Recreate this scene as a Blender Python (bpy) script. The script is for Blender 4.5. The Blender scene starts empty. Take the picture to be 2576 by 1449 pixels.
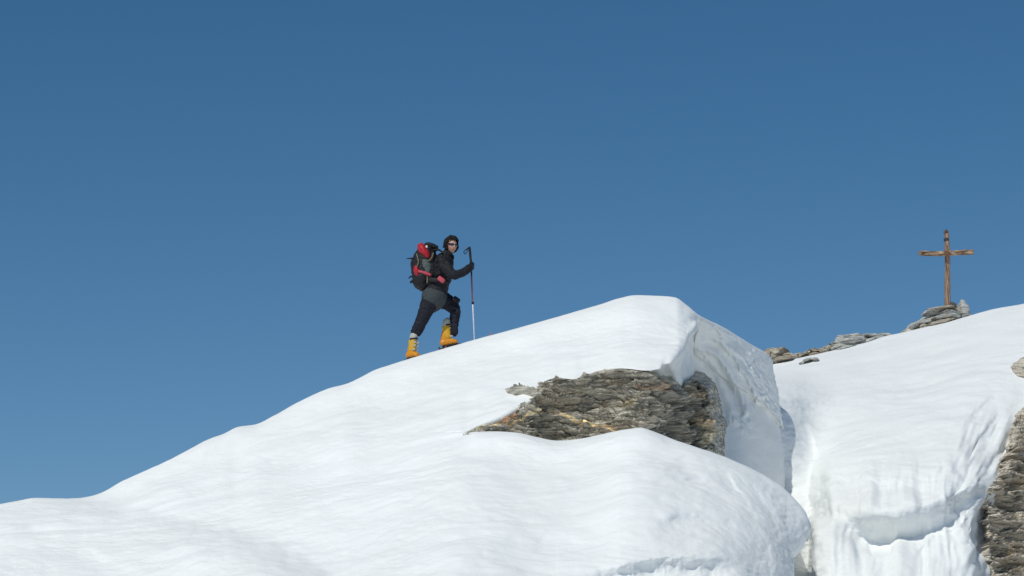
import bpy, bmesh, math, random
import numpy as np
from mathutils import Vector, Matrix, Euler

# ------------------------------------------------------------------ camera
scn = bpy.context.scene
COL = scn.collection
HF = math.radians(20.9) / 2
TH = math.tan(HF)
PITCH = math.radians(12.3)
CAMZ = 1.6
cam_d = bpy.data.cameras.new("camera")
cam = bpy.data.objects.new("camera", cam_d)
COL.objects.link(cam)
cam.location = (0, 0, CAMZ)
cam.rotation_euler = (math.radians(90) + PITCH, 0, 0)
cam_d.sensor_width = 36
cam_d.lens = 18 / TH
cam_d.clip_start = 0.1
cam_d.clip_end = 20000
scn.camera = cam

# ------------------------------------------------------------------ light
SUN_EL = math.radians(50)
SUN_AZ = math.radians(-150)          # measured from +Y (view direction) towards +X
sv = Vector((math.sin(SUN_AZ) * math.cos(SUN_EL), math.cos(SUN_AZ) * math.cos(SUN_EL), math.sin(SUN_EL)))
sun_d = bpy.data.lights.new("sun", 'SUN')
sun_d.energy = 2.78
sun_d.angle = math.radians(0.53)
sun_d.color = (1.0, 0.965, 0.868)
sun = bpy.data.objects.new("sun", sun_d)
COL.objects.link(sun)
sun.location = (-20, -20, 40)
sun.rotation_euler = sv.to_track_quat('Z', 'Y').to_euler()

w = bpy.data.worlds.new("World")
scn.world = w
w.use_nodes = True
nt = w.node_tree
nt.nodes.clear()
sky = nt.nodes.new('ShaderNodeTexSky')
sky.sky_type = 'NISHITA'
sky.sun_disc = False
sky.sun_elevation = SUN_EL
sky.sun_rotation = SUN_AZ
sky.altitude = 3200
sky.air_density = 1.0
sky.dust_density = 0.35
sky.ozone_density = 2.0
# deep high-altitude blue: each channel of the sky shaped by a power and a factor
SKS = 0.10
sep = nt.nodes.new('ShaderNodeSeparateColor'); cmb = nt.nodes.new('ShaderNodeCombineColor')
nt.links.new(sky.outputs[0], sep.inputs[0])
for ch, (pw, mu) in enumerate([(1.63, 1.325), (1.14, .824), (.97, .739)]):
    a_ = nt.nodes.new('ShaderNodeMath'); a_.operation = 'MULTIPLY'; a_.inputs[1].default_value = SKS
    p_ = nt.nodes.new('ShaderNodeMath'); p_.operation = 'POWER'; p_.inputs[1].default_value = pw
    m_ = nt.nodes.new('ShaderNodeMath'); m_.operation = 'MULTIPLY'; m_.inputs[1].default_value = mu / SKS
    nt.links.new(sep.outputs[ch], a_.inputs[0]); nt.links.new(a_.outputs[0], p_.inputs[0])
    nt.links.new(p_.outputs[0], m_.inputs[0]); nt.links.new(m_.outputs[0], cmb.inputs[ch])
bg = nt.nodes.new('ShaderNodeBackground')
bg.inputs[1].default_value = 0.10
wo = nt.nodes.new('ShaderNodeOutputWorld')
nt.links.new(cmb.outputs[0], bg.inputs[0])
nt.links.new(bg.outputs[0], wo.inputs[0])

scn.view_settings.view_transform = 'Standard'
scn.view_settings.look = 'None'
scn.view_settings.exposure = 0
scn.view_settings.gamma = 1
scn.cycles.max_bounces = 8
scn.cycles.diffuse_bounces = 5
scn.cycles.use_denoising = True

# ------------------------------------------------------------------ geometry helpers
CF = np.array([0, math.cos(PITCH), math.sin(PITCH)])
CU = np.array([0, -math.sin(PITCH), math.cos(PITCH)])

def PP(u, v, d):
    """direction of sight through (u,v) of a 2576 x 1449 frame, taken to the distance y = d"""
    u = np.asarray(u, float); v = np.asarray(v, float); d = np.asarray(d, float)
    x = (u - 1288) / 1288 * TH
    y = (724.5 - v) / 1288 * TH
    ry = CF[1] + y * CU[1]
    rz = CF[2] + y * CU[2]
    k = d / ry
    return np.stack([x * k, d + 0 * k, rz * k + CAMZ], -1)

def V(u, v, d):
    return Vector(PP(u, v, d).tolist())

def pchip(x, y, q):
    x = np.asarray(x, float); y = np.asarray(y, float); q = np.clip(np.asarray(q, float), x[0], x[-1])
    sh = (-1,) + (1,) * (y.ndim - 1)
    h = np.diff(x).reshape(sh)
    dl = np.diff(y, axis=0) / h
    m = np.zeros_like(y)
    if len(x) > 2:
        a, b = dl[:-1], dl[1:]
        w1 = 2 * h[1:] + h[:-1]; w2 = h[1:] + 2 * h[:-1]
        with np.errstate(divide='ignore', invalid='ignore'):
            hm = (w1 + w2) / (w1 / a + w2 / b)
        m[1:-1] = np.where(a * b > 0, hm, 0)
    m[0] = dl[0]; m[-1] = dl[-1]
    i = np.clip(np.searchsorted(x, q, side='right') - 1, 0, len(x) - 2)
    t = ((q - x[i]) / (x[i + 1] - x[i])).reshape(sh)
    hh = (x[i + 1] - x[i]).reshape(sh)
    return ((2*t**3 - 3*t**2 + 1) * y[i] + (t**3 - 2*t**2 + t) * hh * m[i]
            + (-2*t**3 + 3*t**2) * y[i+1] + (t**3 - t**2) * hh * m[i+1])

def hash3(ix, iy, iz, seed):
    with np.errstate(over='ignore'):
        h = (ix.astype(np.int64) * 374761393 + iy.astype(np.int64) * 668265263 + iz.astype(np.int64) * 2147483647 + seed * 974634777) & 0xFFFFFFFF
        h = ((h ^ (h >> 13)) * 1274126177) & 0xFFFFFFFF
        h = ((h ^ (h >> 16)) * 2246822519) & 0xFFFFFFFF
        h = h ^ (h >> 15)
    return h

def vnoise(p, seed=0):
    f = np.floor(p); i = f.astype(np.int64); t = p - f
    t = t * t * t * (t * (t * 6 - 15) + 10)
    r = 0
    for dx in (0, 1):
        for dy in (0, 1):
            for dz in (0, 1):
                h = hash3(i[..., 0] + dx, i[..., 1] + dy, i[..., 2] + dz, seed) / 4294967295.0
                wx = t[..., 0] if dx else 1 - t[..., 0]
                wy = t[..., 1] if dy else 1 - t[..., 1]
                wz = t[..., 2] if dz else 1 - t[..., 2]
                r = r + h * wx * wy * wz
    return r * 2 - 1

def fbm(p, oct=4, seed=0, gain=.5):
    r = 0; a = 1; s = 0
    for o in range(oct):
        r = r + a * vnoise(p * (2.03 ** o) + 17.3 * o, seed + o); s += a; a *= gain
    return r / s

def cell(p, seed=0):
    """F1, F2, id value of the nearest cell"""
    i = np.floor(p).astype(np.int64)
    f1 = np.full(p.shape[:-1], 9.0); f2 = f1.copy(); idv = np.zeros(p.shape[:-1])
    for dx in (-1, 0, 1):
        for dy in (-1, 0, 1):
            for dz in (-1, 0, 1):
                c = i + np.array([dx, dy, dz])
                hx = hash3(c[..., 0], c[..., 1], c[..., 2], seed) / 4294967295.0
                hy = hash3(c[..., 0], c[..., 1], c[..., 2], seed + 7) / 4294967295.0
                hz = hash3(c[..., 0], c[..., 1], c[..., 2], seed + 13) / 4294967295.0
                d = np.sqrt((c[..., 0] + hx - p[..., 0])**2 + (c[..., 1] + hy - p[..., 1])**2 + (c[..., 2] + hz - p[..., 2])**2)
                m = d < f1
                f2 = np.where(m, f1, np.minimum(f2, d))
                idv = np.where(m, hash3(c[..., 0], c[..., 1], c[..., 2], seed + 29) / 4294967295.0, idv)
                f1 = np.where(m, d, f1)
    return f1, f2, idv

def mesh_from(name, verts, faces, mats, parent=None, smooth=True, fmat=None, cols=None):
    me = bpy.data.meshes.new(name)
    verts = np.asarray(verts, float).reshape(-1, 3)
    if isinstance(faces, np.ndarray):
        n, k = faces.shape
        me.vertices.add(len(verts)); me.vertices.foreach_set('co', verts.ravel())
        me.loops.add(n * k); me.loops.foreach_set('vertex_index', faces.ravel().astype(np.int32))
        me.polygons.add(n)
        me.polygons.foreach_set('loop_start', (np.arange(n) * k).astype(np.int32))
        me.polygons.foreach_set('loop_total', np.full(n, k, np.int32))
        me.update(calc_edges=True); me.validate()
    else:
        me.from_pydata([tuple(v) for v in verts], [], faces)
        me.update()
    for m in (mats if isinstance(mats, (list, tuple)) else [mats]):
        me.materials.append(m)
    if fmat is not None:
        me.polygons.foreach_set('material_index', np.asarray(fmat, np.int32))
    me.polygons.foreach_set('use_smooth', np.full(len(me.polygons), smooth))
    if cols is not None:
        a = me.color_attributes.new('tint', 'FLOAT_COLOR', 'POINT')
        c = np.ones((len(verts), 4)); c[:, :3] = np.asarray(cols).reshape(-1, 3)
        a.data.foreach_set('color', c.ravel())
    o = bpy.data.objects.new(name, me)
    COL.objects.link(o)
    if parent is not None:
        o.parent = parent
        o.matrix_parent_inverse = parent.matrix_world.inverted()
    return o

def grid_faces(R, C, flip=False):
    a = np.arange(R * C).reshape(R, C)
    q = np.stack([a[:-1, :-1], a[:-1, 1:], a[1:, 1:], a[1:, :-1]], -1).reshape(-1, 4)
    return q[:, ::-1] if flip else q

def grid_normals(W):
    du = np.gradient(W, axis=1); dv = np.gradient(W, axis=0)
    n = np.cross(du, dv)
    return n / (np.linalg.norm(n, axis=-1, keepdims=True) + 1e-12)

def tag(o, label=None, cat=None, group=None, kind=None):
    if label: o['label'] = label
    if cat: o['category'] = cat
    if group: o['group'] = group
    if kind: o['kind'] = kind
    return o

def polydist(u, v, pts, closed=False, arc=False):
    """distance to a polyline (px), signed by side; for closed: negative inside"""
    best = np.full(u.shape, 1e9); side = np.zeros(u.shape)
    n = len(pts); inside = np.zeros(u.shape, bool); ap = np.zeros(u.shape); acc = 0.0
    for k in range(n if closed else n - 1):
        x0, y0 = pts[k][:2]; x1, y1 = pts[(k + 1) % n][:2]
        dx, dy = x1 - x0, y1 - y0
        t = np.clip(((u - x0) * dx + (v - y0) * dy) / (dx*dx + dy*dy + 1e-9), 0, 1)
        ex = u - x0 - t * dx; ey = v - y0 - t * dy
        d = np.hypot(ex, ey)
        m = d < best
        side = np.where(m, np.sign(dx * (v - y0) - dy * (u - x0)), side)
        best = np.where(m, d, best)
        sl_ = math.hypot(dx, dy); ap = np.where(m, acc + t * sl_, ap); acc += sl_
        if closed and y0 != y1:
            c = ((y0 > v) != (y1 > v)) & (u < (x1 - x0) * (v - y0) / (y1 - y0) + x0)
            inside ^= c
    if closed:
        return np.where(inside, -best, best)
    return (best * side, np.minimum(ap, acc - ap)) if arc else best * side

# ------------------------------------------------------------------ materials
def mat(name):
    m = bpy.data.materials.new(name); m.use_nodes = True
    n = m.node_tree; b = n.nodes['Principled BSDF']
    return m, n, b

def simple(name, col, rough=.6, spec=.3, bump=0, bscale=60, var=0.15, metal=0):
    m, n, b = mat(name)
    b.inputs['Roughness'].default_value = rough
    b.inputs['Specular IOR Level'].default_value = spec
    b.inputs['Metallic'].default_value = metal
    tc = n.nodes.new('ShaderNodeTexCoord')
    no = n.nodes.new('ShaderNodeTexNoise'); no.inputs['Scale'].default_value = bscale; no.inputs['Detail'].default_value = 4
    n.links.new(tc.outputs['Object'], no.inputs['Vector'])
    rp = n.nodes.new('ShaderNodeValToRGB')
    rp.color_ramp.elements[0].position = .3; rp.color_ramp.elements[1].position = .7
    rp.color_ramp.elements[0].color = tuple(c * (1 - var) for c in col) + (1,)
    rp.color_ramp.elements[1].color = tuple(min(1, c * (1 + var)) for c in col) + (1,)
    n.links.new(no.outputs[0], rp.inputs[0]); n.links.new(rp.outputs[0], b.inputs['Base Color'])
    if bump:
        bp = n.nodes.new('ShaderNodeBump'); bp.inputs['Strength'].default_value = bump; bp.inputs['Distance'].default_value = .01
        n.links.new(no.outputs[0], bp.inputs['Height']); n.links.new(bp.outputs[0], b.inputs['Normal'])
    return m

def snow_mat(name='snow_surface', tint=(.84, .868, .868)):
    m, n, b = mat(name)
    L = n.links.new
    b.inputs['Roughness'].default_value = .65
    b.inputs['Specular IOR Level'].default_value = .25
    geo = n.nodes.new('ShaderNodeNewGeometry')
    # faint grey-beige dust lying in patches
    n1 = n.nodes.new('ShaderNodeTexNoise'); n1.inputs['Scale'].default_value = .55; n1.inputs['Detail'].default_value = 6; n1.inputs['Roughness'].default_value = .6
    L(geo.outputs['Position'], n1.inputs['Vector'])
    r1 = n.nodes.new('ShaderNodeValToRGB')
    r1.color_ramp.elements[0].position = .38; r1.color_ramp.elements[0].color = tint + (1,)
    r1.color_ramp.elements[1].position = .72; r1.color_ramp.elements[1].color = (tint[0]*.955, tint[1]*.945, tint[2]*.94, 1)
    L(n1.outputs[0], r1.inputs[0]); L(r1.outputs[0], b.inputs['Base Color'])
    mp = n.nodes.new('ShaderNodeMapping')
    mp.inputs['Scale'].default_value = (2.2, 5.5, 9.0)
    mp.inputs['Rotation'].default_value = (0, math.radians(8), 0)
    n2 = n.nodes.new('ShaderNodeTexNoise'); n2.inputs['Scale'].default_value = 1.0; n2.inputs['Detail'].default_value = 5; n2.inputs['Roughness'].default_value = .55
    n2.inputs['Distortion'].default_value = .6
    L(geo.outputs['Position'], mp.inputs['Vector']); L(mp.outputs[0], n2.inputs['Vector'])
    b1 = n.nodes.new('ShaderNodeBump'); b1.inputs['Strength'].default_value = .5; b1.inputs['Distance'].default_value = .022
    L(n2.outputs[0], b1.inputs['Height'])
    n3 = n.nodes.new('ShaderNodeTexNoise'); n3.inputs['Scale'].default_value = 30; n3.inputs['Detail'].default_value = 3
    L(geo.outputs['Position'], n3.inputs['Vector'])
    b2 = n.nodes.new('ShaderNodeBump'); b2.inputs['Strength'].default_value = .55; b2.inputs['Distance'].default_value = .007
    L(n3.outputs[0], b2.inputs['Height']); L(b1.outputs[0], b2.inputs['Normal']); L(b2.outputs[0], b.inputs['Normal'])
    return m

def rock_mat(name, dark, mid, light, accent, scale=1.0, tilt=-8, veins=.5, tinted=False):
    m, n, b = mat(name)
    L = n.links.new
    b.inputs['Roughness'].default_value = .85
    b.inputs['Specular IOR Level'].default_value = .2
    geo = n.nodes.new('ShaderNodeNewGeometry')
    mp = n.nodes.new('ShaderNodeMapping')
    mp.inputs['Scale'].default_value = (2.6 * scale, 5 * scale, 27 * scale)
    mp.inputs['Rotation'].default_value = (0, math.radians(tilt), 0)
    L(geo.outputs['Position'], mp.inputs['Vector'])
    n1 = n.nodes.new('ShaderNodeTexNoise'); n1.inputs['Scale'].default_value = 1; n1.inputs['Detail'].default_value = 8; n1.inputs['Roughness'].default_value = .72; n1.inputs['Distortion'].default_value = .5
    L(mp.outputs[0], n1.inputs['Vector'])
    r = n.nodes.new('ShaderNodeValToRGB'); e = r.color_ramp.elements
    e[0].position = .38; e[0].color = dark + (1,)
    e[1].position = .63; e[1].color = light + (1,)
    x = e.new(.5); x.color = mid + (1,)
    L(n1.outputs[0], r.inputs[0])
    n2 = n.nodes.new('ShaderNodeTexNoise'); n2.inputs['Scale'].default_value = 2.1 * scale; n2.inputs['Detail'].default_value = 4
    L(geo.outputs['Position'], n2.inputs['Vector'])
    r2 = n.nodes.new('ShaderNodeValToRGB'); r2.color_ramp.elements[0].position = .55; r2.color_ramp.elements[1].position = .7
    L(n2.outputs[0], r2.inputs[0])
    mx = n.nodes.new('ShaderNodeMix'); mx.data_type = 'RGBA'
    ml = n.nodes.new('ShaderNodeMath'); ml.operation = 'MULTIPLY'; ml.inputs[1].default_value = .55
    L(r2.outputs[0], ml.inputs[0]); L(ml.outputs[0], mx.inputs[0])
    L(r.outputs[0], mx.inputs[6]); mx.inputs[7].default_value = accent + (1,)
    # thin pale veins along the layers
    mp3 = n.nodes.new('ShaderNodeMapping'); mp3.inputs['Scale'].default_value = (.7 * scale, 1 * scale, 5.5 * scale)
    mp3.inputs['Rotation'].default_value = (0, math.radians(tilt - 6), 0)
    L(geo.outputs['Position'], mp3.inputs['Vector'])
    n3 = n.nodes.new('ShaderNodeTexNoise'); n3.inputs['Scale'].default_value = 1; n3.inputs['Detail'].default_value = 5; n3.inputs['Distortion'].default_value = .8
    L(mp3.outputs[0], n3.inputs['Vector'])
    r3 = n.nodes.new('ShaderNodeValToRGB'); e = r3.color_ramp.elements
    e[0].position = .485; e[0].color = (0, 0, 0, 1); e[1].position = .515; e[1].color = (0, 0, 0, 1)
    x = e.new(.5); x.color = (veins, veins, veins, 1)
    L(n3.outputs[0], r3.inputs[0])
    mx2 = n.nodes.new('ShaderNodeMix'); mx2.data_type = 'RGBA'
    L(r3.outputs[0], mx2.inputs[0]); L(mx.outputs[2], mx2.inputs[6]); mx2.inputs[7].default_value = (.52, .43, .30, 1)
    at = n.nodes.new('ShaderNodeAttribute'); at.attribute_name = 'tint'
    mt = n.nodes.new('ShaderNodeMix'); mt.data_type = 'RGBA'; mt.blend_type = 'MULTIPLY'; mt.inputs[0].default_value = 1
    L(mx2.outputs[2], mt.inputs[6])
    if tinted: L(at.outputs['Color'], mt.inputs[7])
    else: mt.inputs[7].default_value = (1, 1, 1, 1)
    L(mt.outputs[2], b.inputs['Base Color'])
    bp = n.nodes.new('ShaderNodeBump'); bp.inputs['Strength'].default_value = .8; bp.inputs['Distance'].default_value = .02
    L(n1.outputs[0], bp.inputs['Height']); L(bp.outputs[0], b.inputs['Normal'])
    return m

M_snow = snow_mat()
M_rock = rock_mat('schist', (.15, .145, .125), (.45, .425, .36), (.80, .75, .63), (.42, .34, .25), tinted=True)
M_rock2 = rock_mat('weathered_schist', (.17, .155, .13), (.52, .475, .40), (.78, .72, .60), (.54, .43, .30), scale=.8, veins=.15)
M_rock3 = rock_mat('pale_limestone', (.16, .165, .16), (.42, .425, .40), (.64, .64, .60), (.42, .37, .30), scale=1.6, tilt=12, veins=.1)
M_rock4 = rock_mat('tan_rubble', (.15, .135, .11), (.40, .36, .29), (.60, .55, .45), (.40, .30, .22), scale=1.3, veins=.2)

# ------------------------------------------------------------------ ground sheet
rr = [0, 6, 14, 22, 30, 45, 70, 110, 200, 500, 1500, 6000]
vs = []; A = 96
for r_ in rr[1:]:
    for k in range(A):
        a = 2 * math.pi * k / A
        x, y = r_ * math.cos(a), r_ * math.sin(a) + 10
        vs.append((x, y, 0.25 * math.sin(x * .06 + 1) * math.cos(y * .05) - .25))
gv = [(0, 10, -.25)] + vs
gf = [[0, 1 + k, 1 + (k + 1) % A] for k in range(A)]
for i in range(len(rr) - 2):
    for k in range(A):
        a0 = 1 + i * A + k; a1 = 1 + i * A + (k + 1) % A
        gf.append([a0, a0 + A, a1 + A, a1])
tag(mesh_from('ground', gv, gf, M_snow), kind='structure')

# ------------------------------------------------------------------ snow ridge with cornice and front mound
crest = np.array([(-3000, 1800, 40), (-1500, 1500, 40), (-600, 1372, 40), (0, 1270, 40), (50, 1262, 40), (90, 1256, 40), (150, 1257, 40), (200, 1254, 40), (240, 1245, 40),
    (310, 1208, 40), (380, 1176, 40), (450, 1142, 40), (520, 1107, 40), (560, 1092, 40), (600, 1073, 40), (640, 1068, 40), (690, 1045, 40), (750, 1013, 40),
    (830, 977, 40), (870, 967, 40), (950, 930, 40), (1030, 904, 40), (1130, 874, 40), (1240, 843, 40), (1330, 817, 40), (1400, 797, 40), (1500, 768, 40),
    (1560, 749, 40), (1600, 742, 40), (1650, 743, 40), (1700, 748, 40), (1725, 765, 40), (1745, 781, 40.05), (1757, 791, 40.1), (1775, 801, 40.3),
    (1830, 829, 40.9), (1880, 860, 41.5), (1935, 896, 42.2), (1970, 912, 42.5)], float)
cu_ = crest[:, 0].copy(); cu_[-1] = 1944
def CREST(s):
    r = pchip(crest[:, 0], np.stack([cu_, crest[:, 1], crest[:, 2]], -1), s)
    return r[:, 0], r[:, 1], r[:, 2]

LS = [-3000, -1500, -600, 0, 240, 450, 700, 900]
FR_L = [.12, .3, .36, .42, .45, .55, .7, .85, 1.03]
FR_M = [.13, .38, .388, .396, .41, .49, .64, .81, 1.0]
def left_rows(k):
    out = []
    _, cv, cd = CREST(np.array(LS, float))
    for s, v0 in zip(LS, cv):
        base = max(1449, v0 + 180)
        v = v0 + FR_L[k] * (base - v0)
        out.append((s, s, v, 40 - (v - v0) / 86))
    s = 1100; v0 = 882.7
    f = (FR_M[k] * .8 + FR_L[k] * .2); v = v0 + f * (1449 - v0); out.append((s, s, v, 40 - (v - v0) / 86))
    return out
def au(s, v):          # point on the even upper slope
    _, cv, _ = CREST(np.array([s], float))
    return (s, s, v, 40 - (v - cv[0]) / 86)
rtop = [(1165, 1088), (1200, 1074), (1258, 1053), (1304, 1026), (1343, 1001), (1356, 972), (1403, 953), (1455, 955), (1501, 937), (1564, 928), (1627, 933), (1645, 931), (1660, 928), (1672, 917), (1685, 915), (1697, 905), (1705, 891), (1713, 882), (1724, 873), (1731, 852), (1740, 840)]
rows = []
R4 = left_rows(0) + [au(1165, 935), au(1300, 880), au(1450, 845), au(1600, 825), au(1700, 820), au(1740, 808),
     (1757, 1757, 800, 40.0), (1768, 1759, 835, 40.25), (1790, 1782, 850, 40.45), (1830, 1830, 880, 40.75), (1880, 1880, 915, 41.3), (1935, 1932, 950, 42.0), (1970, 1957, 990, 42.5)]
R5 = left_rows(1) + [au(s, v) for s, v in rtop] + [(1757, 1757, 812, 39.85), (1768, 1746, 880, 40.6), (1790, 1770, 905, 40.75), (1830, 1825, 950, 41.0), (1880, 1882, 985, 41.3), (1935, 1938, 1030, 41.9), (1970, 1970, 1075, 42.4)]
def plus(k, dv, dd):
    a = min(R5, key=lambda q: abs(q[0] - k))
    return (a[0], a[1], a[2] + dv, a[3] + dd)
R5a = [(q[0], q[1], q[2] + 1, q[3] - .01) for q in left_rows(1)] + [(q[0], q[1] - (4 if q[0] > 1700 else 0), q[2] + (.5 if q[0] < 1250 else 4), q[3] + (.0 if q[0] < 1250 else .14)) for q in R5 if q[0] >= 1165]
R5b = [(q[0], q[1], q[2] + 2, q[3] - .02) for q in left_rows(1)] + [plus(1165, 2, 0), plus(1200, 8, .12), plus(1304, 16, .25), plus(1356, 18, .35), plus(1501, 20, .45), plus(1627, 18, .6),
      (1655, 1655, 955, 38.8), (1680, 1680, 952, 39.1), (1702, 1702, 966, 39.3), (1717, 1716, 976, 39.6), (1726, 1722, 945, 39.9), (1740, 1731, 905, 40.3), (1757, 1742, 860, 40.5), (1768, 1745, 940, 40.8), (1790, 1768, 965, 40.9), (1830, 1822, 1010, 41.1), (1880, 1880, 1060, 41.35), (1935, 1938, 1110, 41.9), (1970, 1975, 1140, 42.4)]
R6 = left_rows(2) + [au(1165, 1092), (1200, 1200, 1120, 37.5), (1300, 1300, 1150, 37.9), (1450, 1450, 1160, 37.9), (1600, 1600, 1160, 38.3), (1700, 1700, 1175, 39.9), (1757, 1752, 1185, 40.5),
      (1790, 1780, 1195, 40.8), (1830, 1820, 1210, 41.0), (1880, 1880, 1240, 41.3), (1935, 1938, 1280, 41.8), (1970, 1978, 1300, 42.3)]
R7 = left_rows(3) + [au(1165, 1095), (1200, 1200, 1086, 37.3), (1290, 1290, 1089, 37.2), (1350, 1350, 1101, 37.1), (1400, 1400, 1109, 37.1), (1470, 1470, 1101, 37.0), (1540, 1540, 1086, 36.9), (1590, 1590, 1076, 36.8), (1612, 1612, 1073, 36.8),
      (1640, 1640, 1081, 36.8), (1700, 1700, 1105, 36.8), (1757, 1757, 1125, 36.8), (1830, 1840, 1158, 36.9), (1880, 1900, 1185, 37.0), (1935, 1970, 1228, 37.1), (1970, 2017, 1282, 37.3)]
R8 = left_rows(4) + [au(1165, 1104)] + [(q[0], q[1], q[2] + 12, q[3] - .28) for q in R7 if q[0] in (1200, 1290, 1400, 1470, 1540, 1612, 1700, 1757)] + [(1830, 1841, 1172, 36.65), (1880, 1902, 1202, 36.75), (1935, 1976, 1250, 36.95), (1970, 2028, 1300, 37.2)]
R9 = left_rows(5) + [au(1165, 1150), (1400, 1400, 1172, 36.45), (1600, 1600, 1152, 36.1), (1757, 1757, 1200, 36.1), (1830, 1846, 1235, 36.2), (1880, 1908, 1262, 36.4), (1935, 1982, 1296, 36.8), (1970, 2033, 1328, 37.2)]
R10 = left_rows(6) + [au(1165, 1240), (1400, 1400, 1262, 35.6), (1600, 1600, 1240, 35.2), (1757, 1757, 1280, 35.3), (1830, 1855, 1310, 35.5), (1880, 1912, 1330, 35.8), (1935, 1972, 1352, 36.4), (1970, 2012, 1372, 37.0)]
R11 = left_rows(7) + [au(1165, 1340), (1400, 1400, 1352, 34.7), (1600, 1600, 1340, 34.4), (1757, 1757, 1362, 34.6), (1830, 1862, 1378, 35.0), (1880, 1912, 1388, 35.4), (1935, 1957, 1398, 35.9), (1970, 1987, 1410, 36.7)]
R12 = left_rows(8) + [au(1165, 1455), (1400, 1400, 1458, 33.8), (1600, 1600, 1458, 33.7), (1757, 1757, 1458, 33.9), (1830, 1862, 1460, 34.4), (1880, 1910, 1462, 34.9), (1935, 1955, 1465, 35.4), (1970, 1986, 1470, 36.4)]
R13 = [(-3000, -3000, 2150, 36), (-1500, -1500, 1950, 35), (0, 0, 1760, 34), (1165, 1165, 1750, 31.2), (1757, 1757, 1750, 31.5), (1970, 1985, 1750, 34)]
R14 = [(-3000, -3000, 2350, 31), (0, 0, 2150, 29), (1970, 2000, 2100, 29.5)]
R15 = [(-3000, -3000, 2800, 24), (1970, 2000, 2800, 24)]

def wrap(row, k, amt):
    if k < 5.5:
        s, u, v, d = row[-1]
        return row + [(1985, u - 6, v + 4, d + .12), (2020, u - 55, v + 40, d + .45), (2080, u - 150, v + 110, d + 1.1), (2160, u - 300, v + 260, d + 2.6)]
    """columns that turn away round the right-hand edge"""
    s, u, v, d = row[-1]
    return row + [(1985, u - 2, v + 3, d + .25 * amt), (2020, u - 18, v + 15, d + .9 * amt), (2080, u - 60, v + 50, d + 2.2 * amt), (2160, u - 200, v + 160, d + 4.0 * amt)]

crow = [(s, a, b, c) for s, a, b, c in zip(crest[:, 0], cu_, crest[:, 1], crest[:, 2])]
tabs = [
    (0.0, [(-3000, -3000, 2600, 62), (1970, 1970, 2600, 62)], 6),
    (1.0, [(s, a - 260 * min(1, max(0, (s - 1800) / 150)), b + 300, c + 6 - 3 * min(1, max(0, (s - 1800) / 150))) for s, a, b, c in crow], 30),
    (1.6, [(s, a - 70 * min(1, max(0, (s - 1860) / 90)), b + 7 + 30 * min(1, max(0, (s - 1860) / 90)), c + .9 - .55 * min(1, max(0, (s - 1860) / 90))) for s, a, b, c in crow], 12),
    (2.0, crow, 12),
    (2.3, [(s, a, b + 9, c - (.13 if s < 500 else .22 if s < 1750 else .06)) for s, a, b, c in crow], 50),
    (3.0, R4, 70), (4.0, R5, 8), (4.08, R5a, 16), (4.3, R5b, 50), (5.0, R6, 30), (6.0, R7, 12), (6.3, R8, 40), (7.0, R9, 50), (8.0, R10, 55), (9.0, R11, 55), (10.0, R12, 40), (11.0, R13, 26), (12.0, R14, 16), (13.0, R15, 0)]

def s_axis(parts):
    out = []
    for a, b, step in parts:
        out.append(np.arange(a, b, step))
    out.append([parts[-1][1]])
    return np.concatenate(out)

def eval_net(tabs, sg):
    ts = [t for t, _, _ in tabs]
    Rr = []
    for t, r, n in tabs:
        r = np.array(sorted(r), float)
        Rr.append(pchip(r[:, 0], r[:, 1:], sg))
    Rr = np.array(Rr)
    tg = []
    for k in range(len(tabs) - 1):
        tg.append(np.linspace(ts[k], ts[k+1], tabs[k][2] + 1)[:-1])
    tg = np.concatenate(tg + [[ts[-1]]])
    G = pchip(np.array(ts), Rr, tg)
    return tg, G

def sculpt(G, line, w_up, a_up, w_dn, a_dn, edge=60, tmask=None, wob=7, drip=0):
    """push the surface out above a line and in below it (metres, widths in px)"""
    pts = np.array(line, float)
    u, v = G[..., 0], G[..., 1]
    m = (u > pts[:, 0].min() - 300) & (u < pts[:, 0].max() + 300) & (v > pts[:, 1].min() - 300) & (v < pts[:, 1].max() + 300)
    if tmask is not None: m &= tmask
    uu, vv = u[m], v[m]
    sd, ar = polydist(uu, vv, line, arc=True)
    sd = sd + wob * fbm(np.stack([uu / 38, vv / 38, 0 * uu + pts[0, 0]], -1), 3, 55)
    if drip: sd = sd + drip * vnoise(np.stack([uu / 6, vv / 30, 0 * uu + pts[0, 1]], -1), 56)
    fade = np.clip(ar / edge, 0, 1); fade = fade * fade * (3 - 2 * fade)
    up = np.clip(-sd, 0, None) / w_up; dn = np.clip(sd, 0, None) / w_dn
    f = np.where(sd < 0, a_up * np.exp(-up * up), a_up * np.exp(-(dn * 3) ** 2) - a_dn * (1 - np.exp(-(dn * 3) ** 2)) * np.exp(-dn * dn))
    G[..., 2][m] -= f * fade

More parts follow.
